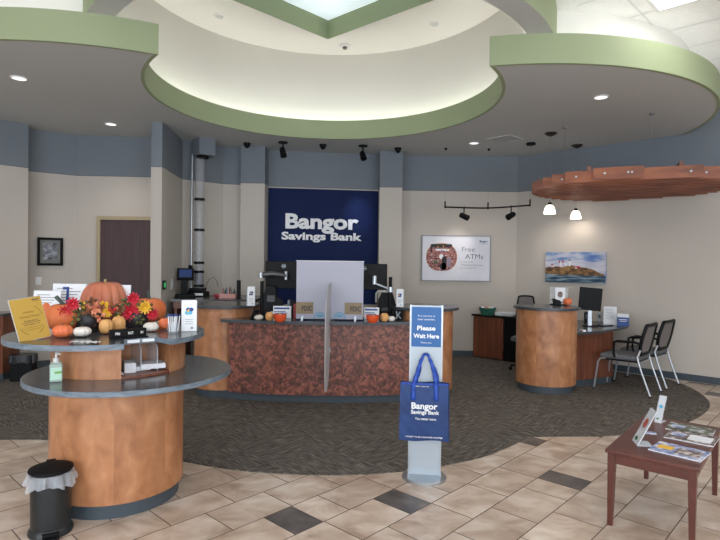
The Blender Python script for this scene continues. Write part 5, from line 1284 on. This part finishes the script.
ph2 = NM('magazine_photo_blue', [(.35, (96, 112, 168)), (.5, (160, 170, 206)), (.65, (226, 228, 236))], (16, 16, 16), 4, .3, nscale=1.3)
ph3 = NM('magazine_photo_green', [(.35, (50, 56, 48)), (.5, (90, 96, 74)), (.65, (190, 196, 200))], (16, 16, 16), 4, .3, nscale=1.3)
magazine([(657, 441.5), (701, 455), (708.5, 462.5), (651.5, 449.8)][:4] if False else [(650.5, 450.5), (703, 463), (709, 453), (657.5, 441.5)], 'magazine with a blue and yellow cover nearest the table front', (ph2, ph1, yel))
magazine([(664.5, 437), (713, 448), (720, 438), (671, 430)], 'white magazine lying in the middle of the right side of the table', (ph1, white, ph2))
magazine([(664.5, 429), (711, 437), (717, 430.5), (671, 422.5)], 'magazine with a green and blue photo at the back of the table', (ph3, ph3, ph2))
c_ = at(649.5, 433, ZQ); t3 = thing('small_flyer', 'small blue and white flyer lying beside the leaning display card', 'flyer', c_, -.35); MB().box(-.04, .04, -.028, .028, 0, .004).build('sheet', ph2, t3)
def table_stand(pb0, pb1, h, lean, label, pic, footdir=1, thick=.003):
    a = at(*pb0, ZQ); c = at(*pb1, ZQ); rz_ = math.atan2(c.y-a.y, c.x-a.x); w = (c-a).length
    t3 = thing('display_card_holder', label, 'display', (a+c)/2, rz_); R = Matrix.Rotation(lean, 4, 'X')
    b = MB(); b.X = R; b.box(-w/2, w/2, -.0015, .0015, 0, h); b.build('card', white, t3)
    b = MB(); b.X = R; b.box(-w/2-.003, w/2+.003, .002, .0045, 0, h+.004); b.box(-w/2-.003, w/2+.003, -.0045, -.002, 0, h+.004); b.build('acrylic_holder', acr, t3)
    MB().box(-w/2, w/2, 0 if footdir > 0 else -.09, .09 if footdir > 0 else 0, 0, .004).build('foot', acr_edge, t3)
    b = MB(); b.X = R; b.prismXZ([(w*.26*math.cos(2*PI*i/20), h*.6+w*.3*math.sin(2*PI*i/20)) for i in range(20)], -.0055, -.0045); b.build('printed_picture', pic, t3); b = MB(); b.X = R; b.prismXZ([(w*.2*math.cos(2*PI*i/12)-w*.1, h*.14+w*.12*math.sin(2*PI*i/12)) for i in range(12)], -.0055, -.0046); b.build('printed_emblem', greenpl, t3)
    return t3
table_stand((632.5, 440.5), (637.5, 446), .245, math.radians(-26), 'leaning display card with a red oval picture, nearer the table edge', M('brick_red_print', (186, 92, 74), .5))
table_stand((654.5, 422), (661, 423.5), .20, math.radians(-24), 'leaning clear leaflet holder at the back of the table', lblue)

# ------------------------------------------------------------------ world and exposure
w = bpy.data.worlds.new('world'); S.world = w; w.use_nodes = True
bg = w.node_tree.nodes['Background']; bg.inputs[0].default_value = (.75, .85, 1, 1); bg.inputs[1].default_value = .9
S.view_settings.view_transform = 'Standard'; S.view_settings.look = 'None'; S.view_settings.gamma = 1
S.view_settings.exposure = .4; S.view_settings.use_curve_mapping = False
